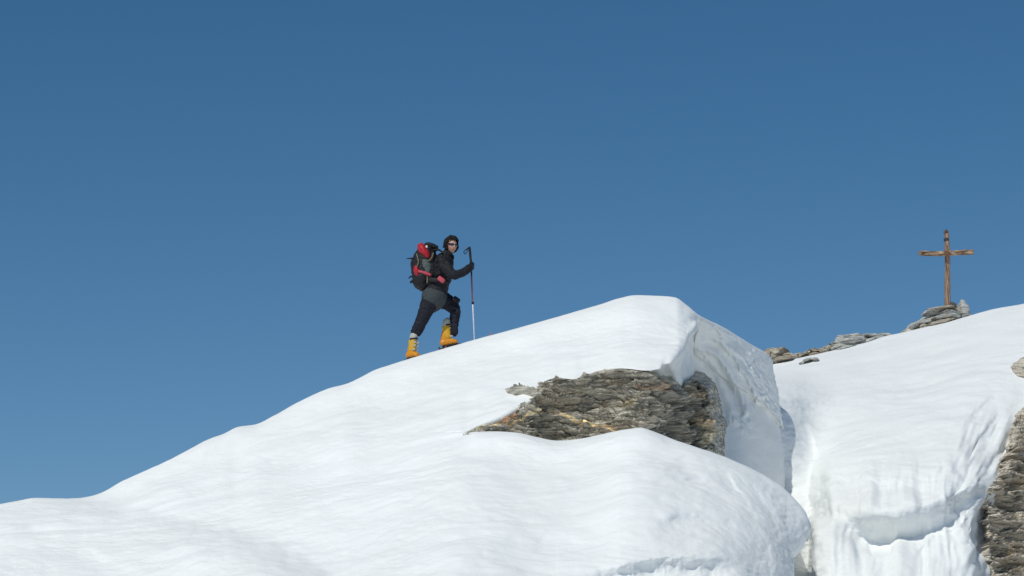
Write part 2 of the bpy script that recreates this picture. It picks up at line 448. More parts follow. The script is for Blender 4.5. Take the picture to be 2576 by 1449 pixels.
def ripples(W, N, seed=3, amp=1.0, tilt=.12):
    """wind-packed relief of old snow"""
    p = W
    q = np.stack([p[..., 0] * .55 + p[..., 2] * .15, p[..., 1] * .55, p[..., 2] * .9], -1)
    h = .09 * fbm(q, 3, seed)
    wv = .35 * fbm(p * .5, 2, seed + 5)
    q = np.stack([p[..., 0] * 1.3 + wv, p[..., 1] * 2.2, (p[..., 2] - p[..., 0] * tilt + wv) * 4.6], -1)
    h += .026 * fbm(q, 3, seed + 9)
    q = np.stack([p[..., 0] * 3.3 + wv * 3, p[..., 1] * 7, (p[..., 2] - p[..., 0] * tilt + wv) * 11], -1)
    msk = np.clip(.55 + 1.1 * fbm(p * np.array([.8, .8, 1.1]), 3, seed + 60), .12, 1.5)
    h += .015 * fbm(q, 2, seed + 21) * msk
    q = np.stack([p[..., 0] * 8 + wv * 5, p[..., 1] * 12, (p[..., 2] + p[..., 0] * .1 + wv) * 21], -1)
    h += .006 * fbm(q, 2, seed + 33) * (1.6 - msk)
    return W + N * (h * amp)[..., None]

sg = s_axis([(-3000, -1500, 60), (-1500, -150, 22), (-150, 1700, 3.4), (1700, 1985, 1.6), (1985, 2160, 8)])
tabs2 = []
for t, r, n in tabs:
    rr_ = [q for q in r]
    amt = 1.0 if t < 5.5 else (1.1 if t < 10.5 else 1.4)
    tabs2.append((t, wrap(rr_, t, amt), n))
tgA, GA = eval_net(tabs2, sg)
# the flank runs away from the viewer
GA[..., 2] += .85 * (np.clip((sg - 1765) / 205, 0, 1) ** .9)[None, :] * (np.clip((tgA - 1.0) / .6, 0, 1) * np.clip((6.0 - tgA) / .7, 0, 1) * (1 - .12 * np.clip((4.3 - tgA) / 1.2, 0, 1)))[:, None]
GA[..., 2] += .38 * (np.exp(-((sg - 1812) / 48.) ** 2) * (sg > 1757))[None, :] * (np.clip((tgA - 2.35) / .7, 0, 1) * np.clip((6.0 - tgA) / .7, 0, 1))[:, None]
# round the lip of the cornice
def lipsm(a, sig):
    k = np.exp(-.5 * (np.arange(-3 * sig, 3 * sig + 1) / sig) ** 2); k /= k.sum()
    return np.stack([np.convolve(r, k, 'valid') for r in np.pad(a, [(0, 0), (3 * sig, 3 * sig)], 'edge')])
lw = (np.exp(-((sg - 1760) / 26.) ** 4))[None, :] * (np.clip((tgA - 2.05) / .3, 0, 1) * np.clip((4.9 - tgA) / .5, 0, 1))[:, None]
for c_ in (1, 2):
    GA[..., c_] += (lipsm(GA[..., c_], 4) - GA[..., c_]) * lw
# one flowing surface: even out how far it departs from the plain slope
_, cvg, _ = CREST(np.clip(sg, -3000, 1970))
auto = 40 - (GA[..., 1] - cvg[None, :]) / 86
res = GA[..., 2] - auto
def gsm(a, sig):
    k = np.exp(-.5 * (np.arange(-3 * sig, 3 * sig + 1) / sig) ** 2); k /= k.sum()
    p = np.pad(a, [(0, 0), (3 * sig, 3 * sig)], 'edge')
    return np.stack([np.convolve(r, k, 'valid') for r in p])
rs_ = gsm(res, 22)
wgt = (np.clip((1640 - sg) / 120, 0, 1) * np.clip((sg + 150) / 80, 0, 1))[None, :] * (np.clip((tgA - 6.1) / .9, 0, 1) * (tgA < 11))[:, None]
GA[..., 2] += (rs_ - res) * wgt
k_ = np.exp(-.5 * (np.arange(-150, 151) / 45.) ** 2); k_ /= k_.sum()
cvs = np.convolve(np.pad(cvg, 150, 'edge'), k_, 'valid')
GA[..., 2] += ((cvs - cvg) / 86)[None, :] * np.clip((GA[..., 1] - cvg[None, :]) / 110, 0, 1) * (np.clip((1560 - sg) / 120, 0, 1) * np.clip((sg + 150) / 80, 0, 1))[None, :] * ((tgA > 2.0) & (tgA < 11))[:, None]
TM = np.repeat((tgA > 6.0)[:, None], GA.shape[1], 1)
UP = np.repeat(((tgA > 2.2) & (tgA < 5.6))[:, None], GA.shape[1], 1) & (sg > 1757)[None, :] & (sg < 1972)[None, :]
# the left part of the slope turns a little to the right; the near mound at the lower left turns back
GA[..., 2] -= (1.9 * np.clip((1000 - sg) / 1000, 0, 2.2) ** 1.25)[None, :]
ml_ = [(-400, 1200), (120, 1240), (230, 1256), (330, 1276), (450, 1302), (580, 1326), (720, 1372), (830, 1428), (900, 1478), (960, 1545)]
mu_ = (GA[..., 0] > -300) & (GA[..., 0] < 1100) & (tgA > 2.3)[:, None] & (GA[..., 1] < 1800)
sd_ = np.where(mu_, polydist(GA[..., 0], GA[..., 1], ml_), 0) + 10 * fbm(np.stack([GA[..., 0] / 60, GA[..., 1] / 60, 0 * GA[..., 0]], -1), 2, 66)
m_ = np.clip(sd_ / 110, 0, 1); m_ = m_ * m_ * (3 - 2 * m_) * np.clip((GA[..., 0] - 150) / 200, 0, 1) * np.clip((1750 - GA[..., 1]) / 200, 0, 1) * mu_
GA[..., 2] += m_ * np.clip(-.0015 * (GA[..., 0] - 330), -.75, .2)
# crescent-shaped hollow low on the front mound
sculpt(GA, [(1360, 1500), (1430, 1462), (1500, 1428), (1570, 1406), (1640, 1394), (1720, 1388), (1800, 1390), (1880, 1406)], 75, .10, 120, .38, 90, TM, 5, .6)
sculpt(GA, [(1480, 1215), (1620, 1196), (1760, 1196), (1850, 1212)], 50, .02, 50, .025, 90, TM)
sculpt(GA, [(1090, 1480), (1140, 1420), (1200, 1372), (1290, 1335), (1400, 1322), (1500, 1330)], 80, .05, 110, .10, 140, TM)
sculpt(GA, [(1640, 1300), (1740, 1285), (1840, 1300), (1900, 1330)], 30, .05, 45, .06, 60, TM)
sculpt(GA, [(1800, 1160), (1850, 1215), (1895, 1290), (1935, 1370), (1965, 1460)], 40, .015, 30, .035, 60, TM)
sculpt(GA, [(1850, 1175), (1910, 1240), (1955, 1330), (1980, 1400)], 26, .008, 24, .02, 50, TM)
# hollow running down across the left-hand slope
sculpt(GA, [(120, 1235), (230, 1252), (330, 1272), (450, 1298), (580, 1322), (720, 1368), (830, 1425), (900, 1475), (960, 1540)], 130, -.20, 130, -.20, 160)
sculpt(GA, [(300, 1360), (450, 1352), (600, 1368), (720, 1410), (800, 1470)], 60, -.03, 60, -.06, 110)
sculpt(GA, [(-100, 1372), (60, 1352), (200, 1368), (330, 1420), (420, 1480)], 60, .03, 70, .06, 110)
sculpt(GA, [(560, 1235), (680, 1290), (800, 1330), (950, 1350)], 90, .03, 120, .08, 150)
# scalloped ledges under the cornice
sculpt(GA, [(1757, 856), (1785, 846), (1812, 858), (1846, 896), (1880, 950), (1912, 1015)], 12, .09, 24, .13, 16, UP, 6, 3)
sculpt(GA, [(1748, 886), (1778, 880), (1806, 894), (1832, 926), (1858, 980), (1878, 1050)], 10, .08, 24, .13, 16, UP, 5, 3)
sculpt(GA, [(1752, 910), (1782, 902), (1800, 920), (1818, 955), (1836, 1010), (1848, 1070)], 8, .05, 40, .16, 16, UP, 5, 3)
sculpt(GA, [(1775, 832), (1800, 828), (1825, 845)], 8, .05, 14, .08, 10, UP, 4, 4)
sculpt(GA, [(1830, 862), (1880, 915), (1925, 985), (1945, 1060)], 14, .03, 20, .05, 30, UP, 6, 2)
# broken bits of crust and marks of passage below the track
rk = np.random.RandomState(12)
for _ in range(26):
    t_ = rk.rand(); cx = 860 + 85 * t_ + rk.normal() * 7; cy = 1056 - 68 * t_ + rk.normal() * 9
    a_ = rk.uniform(-.9, -.1); l_ = rk.uniform(4, 12)
    sculpt(GA, [(cx - l_ * math.cos(a_), cy - l_ * math.sin(a_)), (cx + l_ * math.cos(a_), cy + l_ * math.sin(a_))], 11, rk.uniform(.003, .014), 10, rk.uniform(.0, .004), 8, wob=1)
for _ in range(34):
    cx = rk.uniform(300, 1500); cy = CREST(np.array([cx]))[1][0] + rk.uniform(10, 200); l_ = rk.uniform(5, 16)
    sculpt(GA, [(cx - l_, cy + l_ * .3), (cx, cy), (cx + l_, cy - l_ * .25)], 6, rk.uniform(.002, .012), 8, rk.uniform(.004, .014), 8, wob=1)
WA = PP(GA[..., 0], GA[..., 1], GA[..., 2])
NA = grid_normals(WA)
if NA[len(tgA) // 2, 600, 1] > 0: NA = -NA
AMP = np.ones(GA.shape[:2]) * (.3 + .7 * np.clip((tgA - 2.3) / .8, 0, 1))[:, None]
AMP *= (1 - .65 * np.exp(-((tgA - 6.05) / .35) ** 2))[:, None]
AMP[(tgA > 2.0) & (tgA < 5.8)] *= (1 - .72 * np.clip((sg - 1745) / 20, 0, 1))[None, :]
WA = ripples(WA, NA, 3, AMP)
# crumbly relief on the shaded flank
fl = UP & (GA[..., 1] < 1105 + 20 * np.sin(GA[..., 0] * .12))
q = WA[fl]
# bumps get finer towards the outside, lie in slanting rows
qq = np.stack([(q[:, 0] * .9 + q[:, 1] * .3 + q[:, 2]) * 9, q[:, 1] * 3, (q[:, 2] - q[:, 0]) * 5], -1)
md = np.clip(.5 + 1.2 * fbm(q * 2.2, 2, 71), .1, 1.2)
WA[fl] = q + NA[fl] * ((.038 * np.abs(fbm(qq, 3, 77)) * 2 - .02 + .035 * fbm(qq * .4, 2, 78)) * md)[:, None] * np.clip((1110 - GA[..., 1][fl]) / 60, 0, 1)[:, None]
fl = np.repeat(((tgA > 4.0) & (tgA < 5.0))[:, None], GA.shape[1], 1) & (sg > 1635)[None, :] & (sg < 1760)[None, :]
q = WA[fl]
WA[fl] = q + NA[fl] * (.05 * fbm(q * 5, 3, 79))[:, None]
tag(mesh_from('snow_ridge', WA, grid_faces(*WA.shape[:2], True), M_snow), kind='structure')

# ------------------------------------------------------------------ right-hand snow slope
ccrest = [(1500, 1010, 50), (1850, 942, 50), (1935, 919, 50), (1990, 905, 50), (2050, 893, 50), (2110, 878, 50), (2180, 862, 50), (2230, 846, 50), (2275, 836, 50), (2330, 822, 50), (2430, 797, 50), (2500, 778, 50), (2576, 765, 50), (2700, 742, 50), (3000, 720, 50), (4600, 1000, 50)]
S4 = lambda L: [(s, s, v, d) for s, v, d in L]
ctabs = [
    (0.0, S4([(1500, 2500, 80), (4600, 2500, 80)]), 6),
    (1.0, S4([(s, v + 260, d + 7) for s, v, d in ccrest]), 20),
    (1.6, S4([(s, v + 8, d + 1.2) for s, v, d in ccrest]), 8),
    (2.0, S4(ccrest), 10),
    (2.3, S4([(s, v + 10, d - .5) for s, v, d in ccrest]), 45),
    (3.0, S4([(1500, 1060, 45.5), (1950, 1003, 43.8), (2000, 1008, 44.3), (2040, 1015, 45.2), (2150, 990, 45.9), (2300, 960, 46.2), (2450, 925, 46), (2576, 900, 46), (3000, 880, 46), (4600, 1200, 46)]), 50),
    (4.0, S4([(1500, 1150, 43.5), (1950, 1110, 43.0), (1990, 1115, 43.1), (2040, 1130, 44.0), (2100, 1120, 43.2), (2250, 1100, 43), (2400, 1060, 43.3), (2480, 1040, 43.6), (2576, 1020, 44.2), (3000, 1000, 44), (4600, 1350, 44)]), 50),
    (5.0, S4([(1500, 1250, 42), (1950, 1215, 43.3), (2000, 1222, 43.1), (2036, 1230, 43.1), (2060, 1230, 42.7), (2110, 1230, 41.7), (2250, 1220, 41.2), (2400, 1180, 41.5), (2450, 1160, 42), (2500, 1150, 42.6), (2576, 1140, 43.2), (3000, 1120, 43), (4600, 1500, 43)]), 40),
    (6.0, S4([(1500, 1310, 41.6), (1950, 1290, 43.0), (2000, 1300, 42.7), (2030, 1303, 42.7), (2060, 1302, 42.0), (2110, 1290, 41.0), (2200, 1290, 40.5), (2300, 1280, 40.42), (2400, 1250, 40.75), (2450, 1230, 41.2), (2500, 1235, 42.2), (2576, 1240, 42.9), (3000, 1200, 42.6), (4600, 1600, 42)]), 36),
    (7.0, S4([(1500, 1380, 42), (1950, 1360, 42.4), (2032, 1360, 42.9), (2048, 1345, 41.0), (2062, 1338, 40.75), (2100, 1330, 40.6), (2150, 1340, 40.8), (2200, 1362, 40.8), (2300, 1350, 40.72), (2400, 1310, 40.85), (2450, 1290, 41.3), (2490, 1290, 42.1), (2576, 1310, 42.6), (3000, 1300, 42), (4600, 1700, 41)]), 36),
    (8.0, S4([(1500, 1440, 42), (1950, 1410, 42.4), (2034, 1412, 42.9), (2047, 1402, 40.75), (2060, 1395, 40.4), (2100, 1382, 40.2), (2200, 1402, 40.3), (2300, 1390, 40.3), (2400, 1360, 40.45), (2450, 1342, 40.8), (2485, 1345, 41.8), (2576, 1370, 42.4), (3000, 1400, 41.6), (4600, 1800, 40)]), 30),
    (9.0, S4([(1500, 1480, 42), (1950, 1465, 42.4), (2034, 1466, 42.9), (2047, 1462, 40.5), (2062, 1460, 40.1), (2100, 1460, 39.8), (2300, 1460, 39.7), (2440, 1455, 40.1), (2480, 1455, 41.3), (2576, 1460, 42.0), (3000, 1500, 41), (4600, 1900, 38)]), 30),
    (10.0, S4([(1500, 1750, 41), (2030, 1750, 41.5), (2100, 1750, 38), (2400, 1750, 37.8), (2576, 1750, 40), (3000, 1800, 38), (4600, 2200, 34)]), 24),
    (11.0, S4([(1500, 2150, 37), (2200, 2150, 33.5), (4600, 2400, 30)]), 14),
    (12.0, S4([(1500, 2800, 24), (4600, 2800, 24)]), 0)]
sgC = s_axis([(1500, 1900, 12), (1900, 2620, 2.6), (2620, 3300, 12), (3300, 4600, 50)])
tgC, GC = eval_net(ctabs, sgC)
gs_ = gsm(GC[..., 2], 14)
GC[..., 2] += (gs_ - GC[..., 2]) * (np.clip((sgC - 1935) / 30, 0, 1) * np.clip((2600 - sgC) / 60, 0, 1))[None, :] * np.clip((5.6 - tgC) / 1.2, 0, 1)[:, None]
gs_ = gsm(GC[..., 2], 7)
GC[..., 2] += (gs_ - GC[..., 2]) * (np.clip((sgC - 2085) / 40, 0, 1) * np.clip((2440 - sgC) / 40, 0, 1))[None, :]
sculpt(GC, [(2070, 1322), (2130, 1340), (2190, 1368), (2260, 1362), (2340, 1340), (2410, 1300), (2446, 1240), (2452, 1170)], 80, -.13, 60, -.06, 60)
sculpt(GC, [(2440, 1200), (2452, 1130), (2478, 1070), (2500, 1020)], 40, .06, 50, .12, 50)
sculpt(GC, [(2100, 1185), (2100, 1230), (2075, 1275), (2055, 1325)], 26, .02, 34, .12, 40)
sculpt(GC, [(2068, 1215), (2110, 1196), (2160, 1200), (2230, 1205), (2330, 1190), (2400, 1150)], 40, .05, 50, .09, 40)
sculpt(GC, [(2400, 1140), (2420, 1080), (2450, 1030), (2500, 980)], 30, .04, 34, .12, 30)
sculpt(GC, [(2036, 1040), (2048, 1100), (2058, 1150), (2046, 1240), (2032, 1310)], 18, .01, 26, .07, 60)
sculpt(GC, [(2300, 1385), (2350, 1345), (2410, 1320), (2440, 1290)], 20, .03, 26, .10, 20)
sculpt(GC, [(2440, 1350), (2460, 1400), (2478, 1460)], 16, .02, 24, .12, 20)
sculpt(GC, [(1980, 1000), (2080, 1010), (2200, 1000), (2320, 1010)], 60, .04, 60, .05, 60)
WC = PP(GC[..., 0], GC[..., 1], GC[..., 2])
NC = grid_normals(WC)
if NC[len(tgC) // 2, 150, 1] > 0: NC = -NC
WC = ripples(WC, NC, 40, (.35 + .65 * np.clip((tgC - 2.3) / .7, 0, 1))[:, None] * np.ones(GC.shape[1])[None, :])
# vertical flutes where the slope steepens
fm = np.clip((GC[..., 1] - 1170) / 60, 0, 1) * np.clip((1330 - GC[..., 1]) / 40, 0, 1) * np.clip((GC[..., 0] - 2030) / 30, 0, 1)
wu = GC[..., 0] + 14 * fbm(np.stack([GC[..., 0] / 60, GC[..., 1] / 50, 0 * GC[..., 0]], -1), 2, 90) + (GC[..., 1] - 1250) * .15
fmm = np.clip(.4 + 1.6 * fbm(np.stack([GC[..., 0] / 70, GC[..., 1] / 45, 0 * GC[..., 0]], -1), 2, 94), 0, 1.4)
flute = (1.3 * vnoise(np.stack([wu / 19, GC[..., 1] / 90, 0 * GC[..., 0]], -1), 91) + .5 * vnoise(np.stack([wu / 8, GC[..., 1] / 60, 0 * GC[..., 0]], -1), 92)) * fmm
WC = WC + NC * (.018 * flute * fm)[..., None]
fm2 = np.clip((GC[..., 1] - 1010) / 60, 0, 1) * np.clip((GC[..., 0] - 2380) / 60, 0, 1)
flute = fbm(np.stack([GC[..., 0] / 40 + GC[..., 1] / 90, GC[..., 1] / 110, 0 * GC[..., 0]], -1), 3, 95)
WC = WC + NC * (.14 * flute * fm2)[..., None]
wu = GC[..., 0] + 25 * fbm(np.stack([GC[..., 0] / 110, GC[..., 1] / 90, 0 * GC[..., 0]], -1), 2, 190)
fold = fbm(np.stack([wu / 42, GC[..., 1] / 170, 0 * GC[..., 0]], -1), 3, 191)
WC = WC + NC * (.11 * fold * np.clip((GC[..., 1] - 1120) / 120, 0, 1) * np.clip((GC[..., 0] - 2050) / 50, 0, 1))[..., None]
tag(mesh_from('snow_slope', WC, grid_faces(*WC.shape[:2], True), M_snow), kind='structure')

# ------------------------------------------------------------------ bedrock outcrops
def rock_relief(W, N, seed, amp=1.0, tilt=.14, fx=1.0):
    """layered, cracked schist: blocks of several sizes, long along the layers"""
    x = W[..., 0] * fx; y = W[..., 1] * fx; z = (W[..., 2] + W[..., 0] * tilt) * fx
    wp = fbm(W * 1.7, 3, seed) * .18
    h = 0
    for k, (sx, sz, a) in enumerate([(.9, 6.5, .13), (2.0, 16.0, .09), (4.8, 36., .045), (12., 80., .016)]):
        p = np.stack([x * sx + wp * 2, y * sx, (z + wp) * sz], -1)
        f1, f2, idv = cell(p, seed + 31 * k)
        e = np.clip((f2 - f1) / .16, 0, 1)
        h = h + a * (idv - .5) * 1.3 - a * .75 * (1 - e) + a * .4 * (z * sz + wp * sz - np.floor(z * sz + wp * sz) - .5) * .6
    h = h + .012 * fbm(np.stack([x * 12, y * 12, z * 38], -1), 3, seed + 200)
    return W + N * (h * amp)[..., None]

def outcrop(name, poly, box, depth_fn, m, seed, label, step=1.5, jag=5, amp=1.0, tilt=.14, into=.02, tints=None, fine=None):
    u = np.concatenate([np.arange(box[0], fine, step), np.arange(fine, box[2], step * .4)]) if fine else np.arange(box[0], box[2], step); v = np.arange(box[1], box[3], step)
    U, Vv = np.meshgrid(u, v)
    sd = polydist(U, Vv, poly, True)
    sd = sd + jag * fbm(np.stack([U / 26, Vv / 9, 0 * U], -1), 4, seed + 5)
    off = np.where(sd < 0, -np.minimum(-sd / 14, 1) ** .7 * .12, np.minimum(sd / 8, 3) * .35)
    D = depth_fn(U, Vv) + off + into
    W = PP(U, Vv, D)
    D0 = depth_fn(U, Vv, False) if fine else depth_fn(U, Vv)
    N = grid_normals(PP(U, Vv, D0))
    N = np.where(N[..., 1:2] > 0, -N, N)
    W = rock_relief(W, N * np.clip(-sd / 8 + .25, 0, 1)[..., None] * ((1 + .5 * np.clip((U - 1640) / 60, 0, 1))[..., None] if fine else 1), seed, amp, tilt)
    keep = (sd < 26)
    f = grid_faces(*U.shape, True)
    k = keep.ravel()[f].all(1)
    f = f[k]
    used = np.unique(f); re = np.full(U.size, -1); re[used] = np.arange(len(used))
    cols = None
    if tints:
        c = np.ones(U.shape + (3,))
        for line, wd_, colr in tints:
            d_ = np.abs(polydist(U, Vv + 4 * fbm(np.stack([U / 18, Vv / 18, 0 * U], -1), 2, 4), line))
            k_ = np.exp(-(d_ / wd_) ** 4)[..., None]
            c = c * (1 - k_) + np.array(colr) * k_
        cols = c.reshape(-1, 3)[used]
    o = mesh_from(name, W.reshape(-1, 3)[used], re[f], m, smooth=False, cols=cols)
    return tag(o, label, 'rock')

rt = np.array(rtop, float)
def d_out(U, Vv, detail=True):
    _, cv, _ = CREST(np.clip(U, 0, 1757).ravel()); cv = cv.reshape(U.shape)
    vt = pchip(rt[:, 0], rt[:, 1], U.ravel()).reshape(U.shape)
    vt = np.where(U > 1627, 934, vt)
    cvc = np.where(U > 1627, 742, cv)
    au_ = 40 - (Vv - cvc) / 86
    dt = 40 - (vt - cvc) / 86
    steep = dt - (Vv - vt) * .0028
    d = np.where(Vv < vt, au_, steep) - .05
    rec = pchip([1100, 1600, 1640, 1690, 1735, 1760, 1800, 1900], [0, 0, .12, .95, 2.0, 2.35, 2.55, 3.0], U.ravel()).reshape(U.shape)
    d = d + rec * (1 - .12 * np.clip((Vv - 1000) / 130, 0, 1))
    for ln_, dp_, w_ in () if not detail else (([(1716, 984), (1728, 1020), (1738, 1070), (1744, 1140)], .55, 9), ([(1676, 975), (1690, 1020), (1700, 1075), (1705, 1120)], .22, 8), ([(1752, 962), (1775, 985), (1782, 1010)], .25, 5)):
        d = d + dp_ * np.exp(-(polydist(U, Vv, ln_) / w_) ** 2)
    return d
poly_out = [(1163, 1098), (1170, 1083), (1195, 1075), (1222, 1061), (1258, 1053), (1272, 1042), (1304, 1026), (1326, 1009), (1340, 1003), (1299, 1001), (1280, 991), (1258, 980), (1293, 973), (1352, 977), (1356, 961),
    (1386, 959), (1403, 952), (1427, 956), (1455, 955), (1482, 944), (1501, 936), (1518, 934), (1523, 929), (1564, 927), (1591, 931), (1627, 936), (1646, 944), (1660, 955), (1701, 966), (1718, 992), (1730, 966),
    (1747, 958), (1766, 966), (1778, 984), (1788, 1010), (1792, 1042), (1803, 1075), (1797, 1102), (1796, 1180), (1700, 1190), (1400, 1160), (1200, 1130)]
outcrop('rock_outcrop', poly_out, (1130, 900, 1840, 1200), d_out, M_rock, 11,
        'long layered grey-brown rock outcrop bare between the cornice and the front snow mound', step=1.15, jag=5, fine=1635,
        tints=[([(1250, 1056), (1275, 1046), (1300, 1036)], 7, (1.2, .85, .65)), ([(1200, 1076), (1245, 1060), (1290, 1058), (1330, 1040), (1380, 1034)], 3, (2.1, 1.9, 1.5)),
               ([(1400, 1045), (1450, 1056), (1490, 1058), (1520, 1074), (1560, 1090)], 3.2, (2.3, 2.0, 1.5)), ([(1600, 960), (1660, 975), (1690, 990)], 5, (1.4, 1.15, 1.0)), ([(1560, 1005), (1600, 1008)], 4, (1.7, 1.6, 1.3)),
               ([(1740, 990), (1790, 1010)], 8, (1.5, 1.3, 1.1)), ([(1750, 1060), (1790, 1066), (1770, 1080)], 7, (1.8, 1.6, 1.3)), ([(1755, 1100), (1785, 1104), (1760, 1120)], 6, (1.6, 1.5, 1.3))])

gc_u, gc_v, gc_d = GC[..., 0], GC[..., 1], GC[..., 2]
vis = (tgC >= 2.0)
def d_right(U, Vv):
    r = np.zeros(U.shape)
    cols = np.clip(np.searchsorted(sgC, U[0]), 0, len(sgC) - 1)
    for j, c in enumerate(cols):
        vv = np.maximum.accumulate(gc_v[vis, c])
        r[:, j] = np.interp(Vv[:, j], vv, gc_d[vis, c])
    # even out, so that the rock face does not copy every fold of the snow
    k = 25
    for ax in (0, 1):
        p = np.pad(r, [(k, k) if a == ax else (0, 0) for a in (0, 1)], 'edge')
        c = np.cumsum(p, axis=ax); c = np.insert(c, 0, 0, axis=ax)
        r = (np.take(c, range(2*k+1, c.shape[ax]), ax) - np.take(c, range(0, c.shape[ax]-2*k-1), ax)) / (2*k+1)
    return r
poly_r = [(2700, 960), (2600, 1010), (2576, 1030), (2556, 1048), (2550, 1070), (2542, 1110), (2534, 1140), (2518, 1158), (2522, 1178), (2503, 1205), (2486, 1228), (2489, 1260), (2488, 1300), (2491, 1340), (2495, 1380), (2499, 1420), (2503, 1460), (2508, 1560), (2700, 1640), (3100, 1640), (3100, 960)]
outcrop('rock_outcrop', poly_r, (2440, 930, 3120, 1660), lambda U, Vv: d_right(U, Vv) - .26, M_rock2, 23,
        'tall grey-tan rock wall rising out of the snow at the lower right edge', step=1.7, jag=7, amp=1.15, tilt=.02)
poly_s = [(2546, 925), (2552, 915), (2572, 908), (2600, 896), (2660, 890), (2720, 905), (2700, 935), (2640, 948), (2590, 946), (2560, 940)]
outcrop('rock_outcrop', poly_s, (2500, 850, 2760, 985), lambda U, Vv: d_right(U, Vv) - .30, M_rock2, 29,
        'small dark rock patch poking out of snow above the larger right-edge rock', step=1.6, jag=4, amp=.8)

# ------------------------------------------------------------------ loose stones
def ico(n=4):
    bm = bmesh.new(); bmesh.ops.create_icosphere(bm, subdivisions=n, radius=1)
    v = np.array([x.co[:] for x in bm.verts]); f = np.array([[a.index for a in q.verts] for q in bm.faces]); bm.free()
    return v, f
ICO4 = ico(4); ICO5 = ico(5); ICO3 = ico(3)

def stone_pts(dims, rot, seed, rough=.02, planes=16, top=None):
    rs = np.random.RandomState(seed)
    v, f = ICO4
    n = rs.normal(size=(planes, 3)); n /= np.linalg.norm(n, axis=1)[:, None]
    n = np.vstack([n, [[0, 0, 1], [0, 0, -1]]])
    h = rs.uniform(.62, .95, len(n)); h[-1] = h[-2] = 1.1 if top == 'point' else .72
    dots = v @ n.T
    r = np.min(np.where(dots > .08, h / np.maximum(dots, .08), 9), axis=1)
    p = v * np.minimum(r, 1.15)[:, None]
    if top == 'point':
        k = np.clip((p[:, 2] + .7) / 1.6, 0, 1)
        p[:, 0] *= 1 - .93 * k; p[:, 1] *= 1 - .6 * k; p[:, 0] += -.1 * k; p[:, 2] *= 1.12
    p = p * np.array(dims)[None] * .5 / .85
    p = p + rs.uniform(0, 50, 3)
    nn = v
    p2 = p + nn * (rough * fbm(p * np.array([7, 7, 22]), 3, seed))[:, None] * 1.0
    c = (p2.max(0) + p2.min(0)) / 2
    p2 = p2 - c
    R = np.array(Euler([math.radians(a) for a in rot]).to_matrix())
    return p2 @ R.T, f

def px(n, d): return n * TH / 1288 * d / math.cos(PITCH)

def stone(name, u, v, d, wpx, hpx, dep, ang, seed, m, label, group=None, top=None, yaw=0):
    p, f = stone_pts((px(wpx, d), dep, px(hpx, d)), (0, ang, yaw), seed, top=top)
    o = mesh_from(name, p, f, m, smooth=False)
    o.location = V(u, v, d)
    return tag(o, label, 'stone', group)

CG = 'stones piled round the foot of the cross'
DC = 50.5
M_stone = [M_rock3, M_rock4, M_rock2]
cairn = [  # u v width height angle material depth-offset label
    (2420, 780, 52, 43, 0, 0, .0, 'upright pointed pale stone standing right of the cross in the cairn', 'point'),
    (2372, 778, 66, 14, 3, 1, -.10, 'pale tan top slab of the cairn that the cross stands in', None),
    (2396, 770, 22, 16, -10, 1, .10, 'small pale block wedged between the cross and the upright pointed stone', None),
    (2350, 789, 62, 16, -8, 0, .05, 'light grey slab under the top slab of the cairn', None),
    (2392, 790, 56, 16, 5, 0, -.18, 'wide grey slab below the pointed stone', None),
    (2334, 803, 60, 20, -24, 0, .1, 'slanting grey slab on the left shoulder of the cairn', None),
    (2378, 801, 78, 15, -12, 0, -.30, 'long pale slanting slab across the middle of the cairn', None),
    (2424, 797, 36, 18, -10, 0, -.05, 'dark-shaded block at the right foot of the cairn under the pointed stone', None),
    (2330, 813, 52, 17, -18, 0, -.12, 'light slab jutting out over the dark gap low on the cairn', None),
    (2368, 813, 80, 13, -14, 1, -.40, 'thin tan slab lying on the snow along the front of the cairn', None),
    (2312, 818, 52, 22, -24, 0, .0, 'grey stone left of the small pinkish stone', None),
    (2322, 823, 16, 12, 10, 1, -.32, 'small pinkish stone tucked in the dark gap low on the cairn', None),
    (2341, 827, 24, 11, -14, 1, -.42, 'whitish rounded stone sitting on the snow at the front of the cairn', None),
    (2296, 828, 52, 19, -24, 2, .05, 'dark grey stone near the left tail of the cairn', None),
    (2276, 836, 40, 13, -20, 1, .1, 'brown flat stone, last at the left tail of the cairn', None),
]
for k, (u, v, a, b, ang, mi, dd, lab, top) in enumerate(cairn):
    stone('cairn_stone', u, v, DC + dd, a, b, .5 if a > 45 else .32, ang, 100 + k, M_stone[mi], lab, CG, top)

def ledge(name, bits, m, label, seed, cat='rock'):
    vs = []; fs = []; n = 0
    for k, (u, v, d, a, b, dep, ang) in enumerate(bits):
        p, f = stone_pts((px(a, d), dep, px(b, d)), (0, ang, 0), seed + k, rough=.035)
        p = p + np.array(V(u, v, d)); vs.append(p); fs.append(f + n); n += len(p)
    return tag(mesh_from(name, np.vstack(vs), np.vstack(fs), m, smooth=False), label, cat, kind='stuff' if name == 'rock_rubble' else None)

rnd = random.Random(5)
ledge('rock_ledge', [(2140, 866, 50.4, 92, 26, .8, -6), (2120, 857, 50.6, 54, 20, .6, -8), (2160, 856, 50.8, 84, 18, .7, -4), (2190, 850, 50.7, 72, 18, .7, -2),
    (2212, 847, 50.9, 56, 14, .5, -3), (2110, 872, 50.2, 36, 18, .5, -14), (2168, 866, 50.3, 64, 14, .5, -12), (2200, 856, 50.35, 52, 12, .5, -14), (2140, 850, 50.9, 64, 14, .6, -4), (2122, 879, 50.0, 60, 12, .4, -12)], M_rock3,
    'long layered pale grey rock ledge on the skyline between rubble and the cairn', 300)
bits = []
for k in range(26):
    t = k / 25; u = 2004 + t * 100 + rnd.uniform(-4, 4)
    v = 900 - 24 * t + rnd.uniform(-5, 4)
    bits.append((u, v, 50.3 + rnd.uniform(-.1, .5), rnd.uniform(12, 34), rnd.uniform(8, 17), .35, rnd.uniform(-30, 10)))
